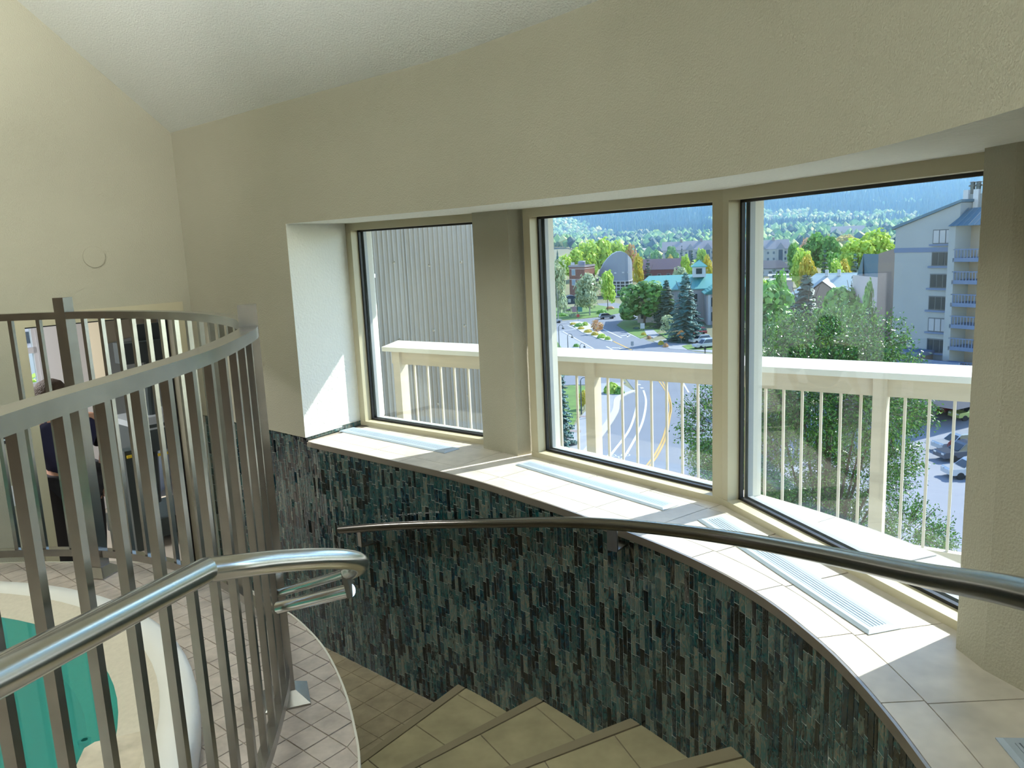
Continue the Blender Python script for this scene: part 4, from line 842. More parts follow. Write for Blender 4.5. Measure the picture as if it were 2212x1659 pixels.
for i, (x, y, w, k, d) in enumerate(((1470,576,40,'gr',300),(1505,566,34,'yg',310),(1528,548,22,'go',330),(1495,540,20,'sd2',385),(1448,548,12,'go',480),(1451,532,26,'g',500),(1418,538,26,'g2',500),(1404,542,13,'sb2',470),(1424,545,12,'sd2',480),(1473,530,14,'sd2',450),(1515,538,26,'yg2',440),(1480,552,22,'yg',380))):
    tree(k, x, y, w, ['pale autumn tree left of the teal cupola','yellow-green tree behind the teal cupola','gold tree at the middle window frame edge','thin dark spruce behind the teal roof','small gold tree below the far lodge','rounded green tree below the far lodge gable','green tree at the left end of the far lodge','tiny blue spruce beyond the maroon roof','tiny dark spruce beyond the maroon roof','bare-topped spruce before the pale flat roof','light green tree under the far lodge','yellow-green bush tree beside the maroon roof'][i], dist=d)
tree('sb', 1214, 770, 58, 'blue spruce on the lawn under the balcony rail', ybase=965)
tree('go', 1262, 842, 22, 'small yellow tree beside the pavement', ybase=885)
# trees seen through the large window
for k, x, y, w, d, lb in (('g',1662,608,112,150,'bright green maple at the left edge of the large window'),('yg2',1640,600,50,150,'light green tree behind the bright maple'),('sd',1645,580,46,190,'dark spruce beside the large window frame'),('sd2',1672,578,40,185,'dark spruce left of the pale green metal roof'),('g2',1690,580,40,175,'green poplar left of the pale green metal roof'),
    ('sd',1742,588,120,138,'large dark spruce in front of the pale metal roof gable'),('g',1836,622,130,132,'broad green tree right of the dark spruce'),('sd2',1849,572,78,142,'tall thin spruce beside the brown wall'),('g2',1880,600,34,117,'light green tree against the brown wall'),('sd',1878,660,60,116,'dark spruce at the foot of the brown wall'),('gr',1700,690,60,110,'yellowing shrub tree behind the leafy crown'),
    ('go',1745,548,34,300,'golden tree above the pale metal roof'),('yg',1733,540,44,310,'yellow tree left of the golden one'),('sd2',1781,538,30,280,'dark spruce above the pale metal roof ridge'),('g',1797,545,40,300,'green tree right of the ridge spruce'),('yg',1806,562,34,270,'lime bush tree above the roof ridge'),('go',1824,558,30,275,'orange-yellow tree above the roof ridge'),('sb2',1846,545,36,260,'blue spruce beside the grey house'),('sd2',1880,548,34,240,'dark spruce before the blue roof end'),
    ('yg',1884,498,74,420,'large yellow-green tree beside the apartment roof'),('yg',1852,518,70,400,'rounded yellow tree behind the blue spruce'),('g2',1762,500,62,430,'tall green tree above the roof ridge'),('g',1790,512,40,430,'green tree left of the far slate roof'),('yg',1908,506,30,430,'yellow tree touching the apartment roof edge'),('go',1828,506,44,600,'orange tree behind the far slate roof'),('g2',1716,522,30,420,'green tree right of the far lodge'),('br',1738,512,26,520,'rust tree right of the far lodge')):
    tree(k, x, y, w, lb, dist=d)

# ---- the big leafy tree close to the balcony
M_lf = leafmat('leaf_glossy', [(.02,.065,.015),(.045,.13,.022),(.09,.20,.035),(.16,.28,.05)], .25, .22)
nt_ = thing('street_tree', 'big glossy-leaved tree filling the lower half of the large window', 'tree', Vector((*V2(gd(1790,900,19.5)), GZ)))
lobes = [(1650,775,75),(1720,745,70),(1800,752,88),(1880,752,68),(1920,808,58),(1560,930,85),(1535,990,58),(1640,880,110),(1760,860,120),(1880,880,100),(1950,900,58),(1600,1050,105),(1720,1020,130),(1850,1030,110),(1935,1000,50),(1700,1160,120),(1830,1170,110),(1950,1160,78),(2025,1175,42),(1880,1240,80),(1640,1200,90)]
mb = MB(); r = random.Random(9); tw = MB()
ctr = gd(1790, 1010, 19.5)
for x, y, rp in lobes:
    c = gd(x, y, 19.5+r.uniform(-1.6,1.6)); rad = rp*19.5/FPX
    for s_ in range(int(215*(rp/90)**2)):
        d = rv(r); d.z = d.z*.8+.15; a = c+d*rad*r.uniform(.35,.8); e = c+d*rad*r.uniform(.95,1.22)+Vector((0,0,r.uniform(-.1,.15)))
        tw.tube([a, e], [.008,.003], 3, False)
        for l_ in range(22):
            t = r.uniform(.0,1.05); p = a+(e-a)*t+rv(r)*.10; dr = ((e-a).normalized()*.6+rv(r)*.8+Vector((0,0,-.35))).normalized(); sd = dr.cross(rv(r)).normalized(); L_ = r.uniform(.055,.10); nrm = dr.cross(sd)
            mb.add([p, p+dr*L_*.5+sd*L_*.21+nrm*.006, p+dr*L_, p+dr*L_*.5-sd*L_*.21+nrm*.006], [(0,1,2,3)])
mb.build('foliage', M_lf, nt_); 
tb = Vector((*V2(gd(1790,900,19.5)), GZ)); br_ = MB(); br_.tube([tb, tb+Vector((.1,0,6)), tb+Vector((0,.1,11)), ctr+Vector((0,0,2.5))], [.22,.18,.13,.05], 10)
for x, y, rp in lobes: q = gd(x, y, 19.5); s0 = tb+Vector((0,0,min(max(q.z-GZ-2.5, 6), 15))); br_.tube([s0, (s0+q)/2+Vector((0,0,-.3)), q], [.045,.03,.01], 5)
br_.build('trunk', M_bark, nt_); tw.build('twigs', M_bark, nt_)

# ---- low shrubs and flower beds
def shrub(x, yb, wpx, hpx, m, label, n=260, nm='shrub', group=None):
    b = gz(x, yb, GZ); d = math.hypot(b.x, b.y); w, h = wpx*d/FPX, hpx*d/FPX; mb = MB(); r = random.Random(int(x*7+yb))
    for i in range(n):
        v = rv(r); v.z = abs(v.z); p = Vector((v.x*w/2, v.y*w/2, v.z*h*.9+.05))*r.uniform(.8,1.05); u = v.cross(rv(r)).normalized(); s_ = .09*min(w,h)*r.uniform(.6,1.5); quad(mb, b+p, u*s_, (v.cross(u)+v*.4).normalized()*s_)
    mb.lathe([(w*.38,0),(w*.40,h*.45),(w*.2,h*.75),(.01,h*.8)], b, 10)
    return tag(mb.build(nm, m), label, 'shrub', group)
shrub(1322, 850, 34, 26, L_yg, 'round yellow-green hedge bush on the pavement corner', 500); shrub(1338, 852, 22, 18, L_g, 'green bush beside the yellow hedge on the corner', 300)
for i, (x, y, w, h, m, lb) in enumerate(((1238,702,14,6,L_go,'orange flowers at the tip of the median'),(1250,706,22,9,L_g,'green grasses at the tip of the median'),(1264,704,14,9,L_yg,'tall yellow grasses on the median'),(1255,712,16,7,L_go,'orange flowers on the near edge of the median'),(1270,719,20,8,L_go,'golden flowers halfway along the median'),(1285,725,18,9,L_go,'golden flowers past the red shrub'),(1300,731,20,11,L_yg,'yellow grasses near the end of the median'),(1313,735,14,9,L_yg,'last clump of grass on the median'),
    (1390,725,12,7,L_go,'gold flowers on the planted island'),(1402,732,10,7,L_br,'dark bush on the planted island'),(1428,745,13,10,L_go,'golden bush on the driveway corner'),(1438,750,12,9,L_br,'dark shrub beside the golden bush'),(1245,750,14,8,L_g,'green bush at the plaza edge'),(1212,683,26,8,L_g,'low bushes under the horse sculptures'),(1240,684,26,8,L_gr,'pale bushes right of the horse sculptures'),(1300,678,24,10,L_g,'bushes behind the silver car'),(1318,668,18,7,L_br,'rusty bushes on the far lawn'),(1375,712,16,6,L_sd,'dark ground cover on the island'))): shrub(x, y, w, h, m, lb)
tree('br', 1290, 690, 26, 'small red-leaved tree on the median', ybase=722)
med = patch('median', [ZA(300,350),ZA(420,338),ZA(560,360),ZA(640,420),ZA(720,470),ZA(880,590),ZA(860,605),ZA(760,590),ZA(600,530),ZA(480,490),ZA(400,435)], .16, M_kerb, 'planted concrete median in the road')


# ================================================================== BUILDINGS
M_win = mat('far_window', (.03,.05,.07), .12); M_wfr = mat('window_white', (.70,.70,.68), .6)
HS = []                         # plan centres and radii of the far buildings
class Frame:                    # local axes of a building: x to the right, y away, z up
    def __init__(s, p, yaw=0):
        s.o = Vector(p); a = math.atan2(p[0], p[1]); a2 = -a+R(yaw); s.x = Vector((math.cos(a2), math.sin(a2), 0)); s.y = Vector((-s.x.y, s.x.x, 0))
    def P(s, x, y, z): return s.o+s.x*x+s.y*y+Vector((0,0,z))
    def box(s, mb, x0, x1, y0, y1, z0, z1): return mb.obox(s.P(x0,y0,z0), s.x*(x1-x0), s.y*(y1-y0), (0,0,z1-z0))
def roof(f, x0, x1, y0, y1, z, h, hip=0, ov=.6, th=.25):
    x0 -= ov; x1 += ov; y0 -= ov; y1 += ov; ym = (y0+y1)/2; m = MB()
    A = [f.P(*q) for q in ((x0,y0,z),(x1,y0,z),(x1,y1,z),(x0,y1,z),(x0+hip,ym,z+h),(x1-hip,ym,z+h))]; B = [p-Vector((0,0,th)) for p in A]
    m.add(A+B, [(0,1,5,4),(2,3,4,5),(1,2,5),(3,0,4),(6,10,11,7),(8,11,10,9),(7,11,8),(9,10,6),(0,6,7,1),(1,7,8,2),(2,8,9,3),(3,9,6,0)]); return m
def wins(f, rt, x0, x1, z0, z1, cols, rows, w, h, y=-.06, m=None, fr=.12):
    for i in range(cols):
        for j in range(rows):
            cx = x0+(x1-x0)*(i+.5)/cols; cz = z0+(z1-z0)*(j+.5)/rows
            wn = f.box(MB(), cx-w/2-fr, cx+w/2+fr, y-.06, 0, cz-h/2-fr, cz+h/2+fr).build('window', M_wfr, rt); f.box(MB(), cx-w/2, cx+w/2, y-.10, y-.05, cz-h/2, cz+h/2).build('pane', m or M_win, wn)
def house(nm, label, x, dist, w, dp, hw, hr, yaw, mw, mr, base=None, win=None, hip=0, cat='building'):
    p = gd(x, 600, dist); p.z = (hill(p.x, p.y) if base is None else base)-.3; f = Frame(p, yaw); rt = thing(nm, label, cat, p); HS.append((V2(p)+V2(f.y)*dp/2, .62*max(w, dp)+6))
    f.box(MB(), -w/2, w/2, 0, dp, 0, hw).build('wall', mw, rt)
    if hr: roof(f, -w/2, w/2, 0, dp, hw, hr, hip).build('roof', mr, rt)
    if hr and not hip:
        for xx in (-w/2, w/2): MB().add([f.P(xx,0,hw), f.P(xx,dp,hw), f.P(xx,dp/2,hw+hr*.92)], [(0,1,2)]).build('gable', mw, rt)
    if win: wins(f, rt, -w/2, w/2, win[4] if len(win) > 4 else .5, hw-.4, win[0], win[1], win[2], win[3])
    return f, rt
M_brick = mat('brick', (.30,.13,.10), .9, var=(1.2,.2)); M_gmet = mat('grey_metal', (.30,.34,.42), .5); M_teal = mat('teal_roof', (.16,.48,.44), .5); M_pteal = mat('pale_teal_roof', (.42,.56,.56), .5); M_pink = mat('pale_stucco', (.66,.58,.56), .8); M_mar = mat('maroon_roof', (.22,.14,.17), .7); M_red = mat('maroon_wall', (.26,.07,.06), .8); M_slate = mat('slate_roof', (.38,.35,.38), .8); M_cream = mat('cream_wall', (.60,.56,.48), .8); M_stuc = mat('block_stucco', (.40,.43,.43), .85, var=(.2,.05)); M_brn = mat('brown_stucco', (.36,.27,.22), .85); M_blu = mat('blue_trim', (.13,.20,.34), .6); M_bluroof = mat('blue_metal', (.05,.16,.24), .5); M_wht = mat('white_wall', (.74,.73,.72), .8); M_drk = mat('dark_roof', (.07,.08,.12), .6)
# brick office with flat roof
pC, pL, pR = gd(1264,640,330), gd(1231,640,338), gd(1286,640,341)
bk = thing('brick_building', 'red brick office with a flat parapet roof beside the rounded building', 'building', Vector((pC.x,pC.y,GZ))); zt = gd(1264,573,330).z
q = [V2(pL), V2(pC), V2(pR), V2(pL)+V2(pR)-V2(pC)]
MB().prism(q, GZ, zt-.8).build('wall', M_brick, bk); MB().sweep(q+[q[0]], .6, zt-.8, zt).build('parapet', M_slate, bk)
for zz in (zt-4.2, zt-8.4):
    for t in (.18,): 
        a = q[0]+(q[1]-q[0])*t; d = (q[1]-q[0]).normalized(); n = V2((d.y,-d.x)); wn = MB().obox((a.x,a.y,zz), (d*2.4).to_3d(), (n*.15).to_3d(), (0,0,2.5)).build('window', M_wfr, bk)
        MB().obox((a.x+d.x*.2,a.y+d.y*.2,zz+.2), (d*2.0).to_3d(), (n*.2).to_3d(), (0,0,2.1)).build('pane', mat('pane_sky', (.35,.45,.55), .15), wn)
for zz in (zt-1.6, zt-6.0): MB().sweep([q[0],q[1],q[2]], .25, zz, zz+.25).build('brick_course', M_pink, bk)
c = (q[0]+q[1]+q[2]+q[3])/4; MB().lathe([(1.6,zt-.5),(1.6,zt+1.3),(1.2,zt+1.6),(.1,zt+1.7)], (c.x,c.y,0), 14).build('roof_unit', M_gmet, bk); MB().cbox((c.x-4,c.y-2,zt-.6), 1.5, 1.5, 1.8).build('roof_box', M_wht, bk)
# rounded grey building
sl = thing('rounded_building', 'blue-grey metal building with a tall rounded top and gridded glass base', 'building', Vector((*V2(gd(1330,640,322)), GZ)))
prof = [(1288,612,338),(1290,602,337),(1297,584,335),(1305,569,333),(1314,558,331),(1324,549,329),(1334,544,327),(1343,543,325.5),(1351,545.5,325),(1357,550,325.5),(1362,556,328),(1365,562,332),(1366,568,337),(1366,575,343)]
fr = [V2(gd(x,600,d)) for x, y, d in prof]; zs = [gd(x,y,d).z for x, y, d in prof]; zb = gd(1340,607,325).z
m = MB(); n = len(fr); back = [p+V2((1.5,13)) for p in fr]
vs = [(p.x,p.y,zb) for p in fr]+[(p.x,p.y,z) for p, z in zip(fr,zs)]+[(p.x,p.y,zb) for p in back]+[(p.x,p.y,z) for p, z in zip(back,zs)]
m.add(vs, [(i,i+1,n+i+1,n+i) for i in range(n-1)]+[(n+i,n+i+1,3*n+i+1,3*n+i) for i in range(n-1)]+[(2*n+i+1,2*n+i,3*n+i,3*n+i+1) for i in range(n-1)]+[(0,n,3*n,2*n),(n-1,3*n-1,4*n-1,2*n-1),tuple(range(n))[::-1]])
m.build('metal_shell', M_gmet, sl)
b_ = fr[5:]; MB().prism(b_+[p+V2((1.5,12)) for p in b_[::-1]], GZ, zb).build('glass_base', M_win, sl); bp = Path(b_)
for i in range(13): p, d = bp.at(bp.L*i/12); MB().cbox((p.x,p.y,GZ), .35, .35, zb-GZ, math.atan2(d.y,d.x)).build('mullion', M_wht, sl)
for k in range(7): MB().sweep(b_, .3, zb-.3-1.25*k, zb-1.25*k).build('transom', M_wht, sl)
for x, y in ((1329,591),(1346,590),(1358,590)): p = gd(x, y, 324.4); MB().cbox(p, .8, .5, .5).build('flood_light', M_wht, sl)
# teal roofed building
f, tb_ = house('teal_roof_building', 'two-storey building with teal metal roof and cupola behind the spruces', 1500, 222, 31, 13, 9.4, 3.6, 4, M_pink, M_teal, GZ, (9,2,1.5,2.2), 4)
f.box(MB(), 2.5, 13, -9, 1, 0, 8.6).build('wing_wall', M_pink, tb_)
g = Frame(f.P(7.7,-9,0)); g.x, g.y = f.y, -f.x; roof(g, 0, 10, -5.2, 5.2, 8.6, 3.4, 0, .7).build('wing_roof', M_teal, tb_)
for k in range(9): 
    xx = 2.6+k*.62; MB().tube([f.P(xx,-9.6,8.75+k*.0+(xx-2.0)*.55), f.P(xx,1,8.75+(xx-2.0)*.55)], .07, 4).build('roof_seam', M_teal, tb_)
for xx in (2.8, 5.6, 8.4, 11.2): f.box(MB(), xx, xx+.7, -9.3, -8.9, 0, 8.5).build('column', M_wht, tb_)
wins(f, tb_, 3, 12.6, .6, 8.2, 3, 2, 1.9, 2.4, -9.06)
cu = f.P(-1.2,3.2,0); zc_ = gd(1504,597,219).z-cu.z; f.box(MB(), -.2, 3.2, 2.2, 5.4, zc_-.5, zc_+2.5).build('cupola', M_wht, tb_); f.box(MB(), .6, 2.2, 2.1, 2.2, zc_+.4, zc_+1.9).build('cupola_window', M_win, tb_)
g2 = Frame(f.P(1.5,3.8,0)); g2.x, g2.y = f.x, f.y; roof(g2, -1.7, 1.7, -1.6, 1.6, zc_+2.5, 1.7, 2.25, .4).build('cupola_roof', M_teal, tb_)
# others
f, o = house('maroon_barn', 'long maroon barn with a purple-brown roof', 1424, 415, 25, 14, 6.5, 5.2, -22, M_red, M_mar, None, (5,1,1.6,1.8))
house('flat_roof_store', 'low pale store with a wide pinkish flat roof beyond the barn', 1470, 470, 22, 14, 5, .9, 0, M_pink, M_pink, None, (6,1,1.2,1.4))
def lodge(x, dist, w, label, ng):
    f, rt = house('lodge', label, x, dist, w, 12, 8.5, 5.6, 0, M_cream, M_slate, None, (int(w/3.2),2,1.2,1.5))
    for k in range(ng):
        cx = -w/2+w*(k+.6)/ng; f.box(MB(), cx-2.2, cx+2.2, -1.2, 2, 0, 8.6).build('bay', M_cream, rt)
        MB().add([f.P(cx-2.7,-1.5,8.4), f.P(cx+2.7,-1.5,8.4), f.P(cx,-1.5,12.4), f.P(cx-2.7,4,8.4), f.P(cx+2.7,4,8.4), f.P(cx,6,12.4)], [(0,2,5,3),(1,4,5,2),(0,1,2)]).build('gable_roof', M_slate, rt)
        f.box(MB(), cx-1.2, cx+1.2, -1.35, -1.2, 1, 8.0).build('bay_glazing', M_win, rt)
    for k in range(2): f.box(MB(), -w/6+k*w/2.6, -w/6+k*w/2.6+1.6, 5, 6.6, 11.5, 15.6).build('chimney', M_brn, rt)
lodge(1488, 545, 34, 'far grey-roofed lodge with dormer gables in the middle window', 3)
lodge(1640, 520, 34, 'far grey-roofed lodge at the left of the large window', 3)
house('white_hall', 'white hall with a dark hipped roof below the far lodge', 1655, 430, 24, 12, 4.2, 3.8, 3, M_wht, M_drk, None, (6,1,1.6,1.0), 5)
house('white_shed', 'low white shed in front of the dark-roofed hall', 1690, 400, 12, 6, 2.6, .6, 0, M_wht, M_wht)
house('pink_roof_store', 'pale pink flat-roofed store behind the dark spruces', 1650, 330, 22, 12, 5, .5, 0, M_pink, M_wht)
f, o = house('metal_roof_building', 'building with a broad pale green metal roof among the trees', 1806, 188, 19, 15, 9.2, 4.6, -6, M_brn, M_pteal, GZ, None, 5)
gx = -1.8; MB().add([f.P(gx-5,-2.5,9.2), f.P(gx+3.6,-2.5,9.2), f.P(gx-.7,-2.5,12.6), f.P(gx-5,4,9.4), f.P(gx+3.6,4,9.4), f.P(gx-.7,6.4,12.9)], [(0,2,5,3),(1,4,5,2)]).build('dormer_roof', M_pteal, o); MB().add([f.P(gx-4.6,-2,9.2), f.P(gx+3.2,-2,9.2), f.P(gx-.7,-2,12.2), f.P(gx-4.6,-2,0), f.P(gx+3.2,-2,0)], [(0,1,2),(3,4,1,0)]).build('dormer_wall', M_brn, o)
for dx in (0, 2.6): f.box(MB(), -3+dx, -2.3+dx, 6, 6.7, 13.2, 14.6).build('roof_vent', M_wht, o)
house('slate_roof_inn', 'far inn with pointed dormers under a slate roof', 1828, 690, 24, 12, 5.5, 5, 0, M_brn, M_slate, None, (7,1,1.4,1.6))
house('grey_house', 'grey gabled house between the spruces', 1862, 285, 10, 9, 5.5, 3.4, 50, mat('sage_wall', (.36,.40,.38), .8), M_slate)
house('white_cottage', 'white cottage at the left edge of the middle window', 1190, 430, 12, 9, 4.5, 3, 40, M_wht, M_pink)
house('hill_house', 'brown house on the slope above the dry hill', 1264, 780, 16, 9, 4, 3, 0, M_brn, M_drk, None, (4,1,1.2,1.2)); house('hill_cabin', 'dark cabin among the trees below the mountain', 1314, 800, 14, 9, 4, 3, 10, M_brn, M_drk, None, (3,1,1.2,1.2))
house('pale_bungalow', 'pale bungalow under the woods beyond the cottonwoods', 1382, 640, 20, 9, 3, 2, 0, M_wht, M_pink, None, (5,1,1.2,1))

# ---- the tall apartment block
DB = 108.0
aL, aR, aE = gd(1931,600,DB+3), gd(2068,600,DB-1.5), gd(2130,600,DB-1.0)
f = Frame((aL.x,aL.y,GZ)); f.x = Vector((aR.x-aL.x, aR.y-aL.y, 0)).normalized(); f.y = Vector((-f.x.y, f.x.x, 0)); WB = (V2(aR)-V2(aL)).length
ab = thing('apartment_block', 'tall beige apartment block with blue balconies beside the parking lot', 'building', Vector((aL.x,aL.y,GZ)))
def bxz(x, y):                  # facade coordinates of a photo point
    d = ray(x, y); o = Vector((0,0,HC)); k = (f.o-o).dot(f.y)/d.dot(f.y); q = o+d*k; return (q-f.o).dot(f.x), q.z-GZ
zl, zr = bxz(1932,494)[1], bxz(2080,433)[1]; xr = bxz(2080,433)[0]; x1 = bxz(2067,600)[0]; zr1 = zl+(zr-zl)*x1/xr
xg, zg = bxz(2014,900)[0], bxz(2040,864)[1]
m = MB(); m.obox(f.P(0,0,0), f.x*xg, f.y*14, (0,0,zg)); P = [f.P(0,0,zg), f.P(x1,0,zg), f.P(x1,0,zr1), f.P(0,0,zl)]; Q = [p+f.y*14 for p in P]; m.add(P+Q, [(0,1,2,3),(4,7,6,5),(0,4,5,1),(1,5,6,2),(2,6,7,3),(3,7,4,0)]).build('wall', M_stuc, ab)
m = MB(); P = [f.P(-.4,-.3,zl-.15), f.P(xr,-.3,zr-.15), f.P(xr,-.3,zr+.15), f.P(-.4,-.3,zl+.2)]; Q = [p+f.y*15 for p in P]; m.add(P+Q, [(0,1,2,3),(4,7,6,5),(0,4,5,1),(1,5,6,2),(2,6,7,3),(3,7,4,0)]).build('roof_edge', M_bluroof, ab)
z0 = bxz(1990,540)[1]; f.box(MB(), -.05, bxz(2062,540)[0], -.1, 0, z0-.28, z0+.28).build('blue_band', M_blu, ab)
for i, (x, y) in enumerate(((2038,511),(2035,559),(2031,607),(2028,655),(2027,702),(2024,747))):
    cx, cz = bxz(x, y); w, h = 1.25, .85; wn = f.box(MB(), cx-w, cx+w, -.12, 0, cz-h, cz+h).build('window', mat('frame_dark', (.10,.12,.14), .5) if i == 0 else bpy.data.materials['frame_dark'], ab)
    for k in range(3): f.box(MB(), cx-w+.12+k*(2*w-.14)/3, cx-w+(k+1)*(2*w-.14)/3, -.16, -.10, cz-h+.12, cz+h-.12).build('pane', mat('pane_a', (.45,.48,.52), .1) if i in (0,4) and k != 5 else M_win, wn)
    f.box(MB(), cx-w-.3, cx+w+.2, -.35, 0, cz-h-.22, cz-h).build('sill', M_blu, wn)
xe = bxz(2140,600)[0]; xa = bxz(2070,600)[0]
f.box(MB(), x1, xe, 1.8, 14, zg, bxz(2090,455)[1]).build('balcony_wall', mat('balcony_back', (.50,.42,.33), .85), ab); f.box(MB(), x1-.5, x1+.3, -1.2, 2, zg, bxz(2067,485)[1]).build('fin_wall', M_stuc, ab)
for i, y in enumerate((548,596,645,692,740,790)):
    zz = bxz(2092, y+10)[1]; f.box(MB(), x1+.1, xe, -1.2, 1.8, zz-.35, zz+.1).build('balcony_slab', M_blu, ab); rl_ = f.box(MB(), x1+.1, xe, -1.2, -1.1, zz+1.0, zz+1.12).build('balcony_rail', M_blu, ab)
    for k in range(11): xx = x1+.3+k*.36; f.box(MB(), xx, xx+.08, -1.18, -1.12, zz+.1, zz+1.0).build('baluster', M_blu, rl_)
zt0, zt1 = bxz(2090,487)[1], bxz(2090,449)[1]; m = MB(); A = [f.P(x1-.4,-1.6,zt0), f.P(xe,-1.6,zt0), f.P(xe,1.4,zt1), f.P(x1+.4,1.4,zt1), f.P(x1+.4,3,zt1), f.P(x1-.4,3,zt0)]
m.add(A, [(0,1,2,3),(0,3,4,5)]); m.build('mansard_roof', M_bluroof, ab)
for k in range(7): xx = x1+k*.65; MB().tube([f.P(xx,-1.62,zt0), f.P(xx+.1,1.38,zt1)], .06, 4).build('roof_seam', M_bluroof, ab)
zc0, zc1 = zt1-.2, bxz(2090,418)[1]
f.box(MB(), xa-1.2, xe-2, 2.5, 5, zc0-1, zc1).build('chimney_stack', M_stuc, ab)
for xx in (xa-1.3, xa-.1, xa+1.1): f.box(MB(), xx, xx+.6, 2.2, 2.6, zc0-.6, zc1+.5).build('chimney_rib', M_wht, ab)
for xx in (xa-.9, xa-.2, xa+.9, xa+1.5):
    c = f.P(xx,3.4,zc1); MB().lathe([(.28,0),(.28,.9),(.45,.9),(.45,1.05),(.28,1.1),(.28,1.35),(.42,1.4),(.05,1.5)], c, 10).build('flue', mat('flue_dark', (.04,.07,.08), .4), ab)
# brown side wing, blue roof end and podium
bl, bz = gd(1896,600,DB+14), gd(1897,548,DB+14).z-GZ; br2 = f.P(.2,3,0); d = (V2(br2)-V2(bl)); n = V2((-d.y,d.x)).normalized()
m = MB(); zb2 = gd(1929,527,DB+6).z-GZ; P = [Vector((bl.x,bl.y,GZ)), Vector((br2.x,br2.y,GZ)), Vector((br2.x,br2.y,GZ+zb2)), Vector((bl.x,bl.y,GZ+bz))]; Q = [p+(n*8).to_3d() for p in P]; m.add(P+Q, [(0,1,2,3),(4,7,6,5),(0,4,5,1),(1,5,6,2),(2,6,7,3),(3,7,4,0)]).build('side_wing', M_brn, ab)
c = gd(1884,600,DB+20); e = gd(1897,600,DB+17); zz = [gd(1877,597,DB+20).z, gd(1897,549,DB+17).z]; m = MB(); c2 = gd(1876,600,DB+20)
m.add([(c2.x,c2.y,zz[0]), (e.x,e.y,zz[0]), (e.x,e.y,zz[1]), (c2.x+.5,c2.y+5,zz[0]), (e.x,e.y+5,zz[0]), (e.x,e.y+5,zz[1])], [(0,1,2),(3,5,4),(0,2,5,3),(0,3,4,1)]).build('blue_roof_end', M_bluroof, ab)
m = MB(); c3 = gd(1880,600,DB+20); m.obox((c3.x,c3.y,GZ), (e.x-c3.x,e.y-c3.y,0), (0,6,0), (0,0,zz[0]-GZ)).build('low_wing', M_pink, ab)
pw, pz = bxz(1930,770); podz = bxz(1990,755)[1]
f.box(MB(), bxz(1940,770)[0], bxz(2015,770)[0], -3.0, 0, 0, podz-.4).build('podium', M_brn, ab); f.box(MB(), bxz(1940,770)[0]-.3, bxz(2015,770)[0]+.3, -3.4, 0, podz-.4, podz+.1).build('podium_roof', M_blu, ab)
zp = bxz(2040,770)[1]; f.box(MB(), bxz(1978,780)[0], xe, -5.0, 0, bxz(2040,860)[1], zp-.6).build('terrace_block', mat('terrace_stucco', (.40,.33,.32), .85), ab); f.box(MB(), bxz(1978,780)[0], xe, -5.2, -4.9, zp-.9, zp+.3).build('terrace_band', M_blu, ab)
f.box(MB(), xg, xe+6, 12.5, 13, 0, zg).build('garage_back', M_drk, ab); f.box(MB(), bxz(1950,900)[0], bxz(2015,900)[0], -5.0, 0, 0, zg).build('garage_pier', M_brn, ab)

# ================================================================== VEHICLES
M_tyre = mat('tyre', (.015,.015,.016), .8); M_cglass = mat('car_glass', (.02,.03,.04), .08)
def car(x, y, heading, col, label, L=4.7, H=1.72, nm='car', boxy=False):
    p = gz(x, y, GZ); p.z += .1; m = mat('car_paint', col, .25, .3, coat=.5); rt = thing(nm, label, 'car', p); a = R(heading)
    u = Vector((math.cos(a), math.sin(a), 0)); v = Vector((-u.y, u.x, 0)); W2 = .93
    def ext(prof, w, name, mm, par):
        rings = [[p+u*q[0]+v*s*(w-(q[1]-.9)*.16 if q[1] > .9 else w)+Vector((0,0,q[1])) for q in prof] for s in (-1, 1)]
        return MB().loft(rings).build(name, mm, par)
    h = L/2; ext([(-h,.35),(h,.35),(h,.75),(h-.15,.92),(.35*h+.25,1.0),(-h+.05,1.0),(-h,.8)], W2, 'body', m, rt)
    cab = ext([(.35*h+.25,1.0),(.12*h,H-.08),(-.1*h,H),(-h+.45 if not boxy else -h+.2,H-.03),(-h+.06,1.0)], W2-.06, 'cabin', m, rt)
    ext([(.35*h+.16,1.06),(.12*h-.04,H-.15),(-h+.55,H-.15),(-h+.22,1.06)], W2-.03, 'side_glass', M_cglass, cab)
    ext([(.35*h+.27,1.04),(.12*h+.03,H-.12),(.12*h-.1,H-.12),(.3*h,1.04)], W2-.16, 'windscreen', M_cglass, cab)
    for sx in (-1, 1):
        for sy in (-1, 1):
            c = p+u*sx*h*.62+v*sy*(W2-.1)+Vector((0,0,.27)); MB().tube([c-v*.11, c+v*.11], .36, 14).build('wheel', M_tyre, rt)
    for sy in (-1, 1): c = p+u*(h-.02)+v*sy*.62+Vector((0,0,.68)); MB().obox(c-v*.2, u*.05, v*.4, (0,0,.16)).build('headlamp', M_wht, rt); c = p-u*(h+.0)+v*sy*.68+Vector((0,0,.72)); MB().obox(c-v*.16, -u*.04, v*.32, (0,0,.18)).build('tail_lamp', mat('tail_red', (.4,.02,.02), .3) if 'tail_red' not in bpy.data.materials else bpy.data.materials['tail_red'], rt)
    return rt
car(1311, 689, 12, (.42,.44,.46), 'silver wagon crossing the junction'); car(1196, 698, 10, (.75,.76,.78), 'white car cut off by the left frame of the middle window')
car(1523, 752, 200, (.72,.74,.76), 'white van parked on the grass under the spruces', 5.2, 1.95, 'van', True); car(1512, 741, 200, (.66,.68,.70), 'second pale car behind the parked white van'); car(1504, 724, 185, (.45,.03,.06), 'dark red car beside the teal roofed building')
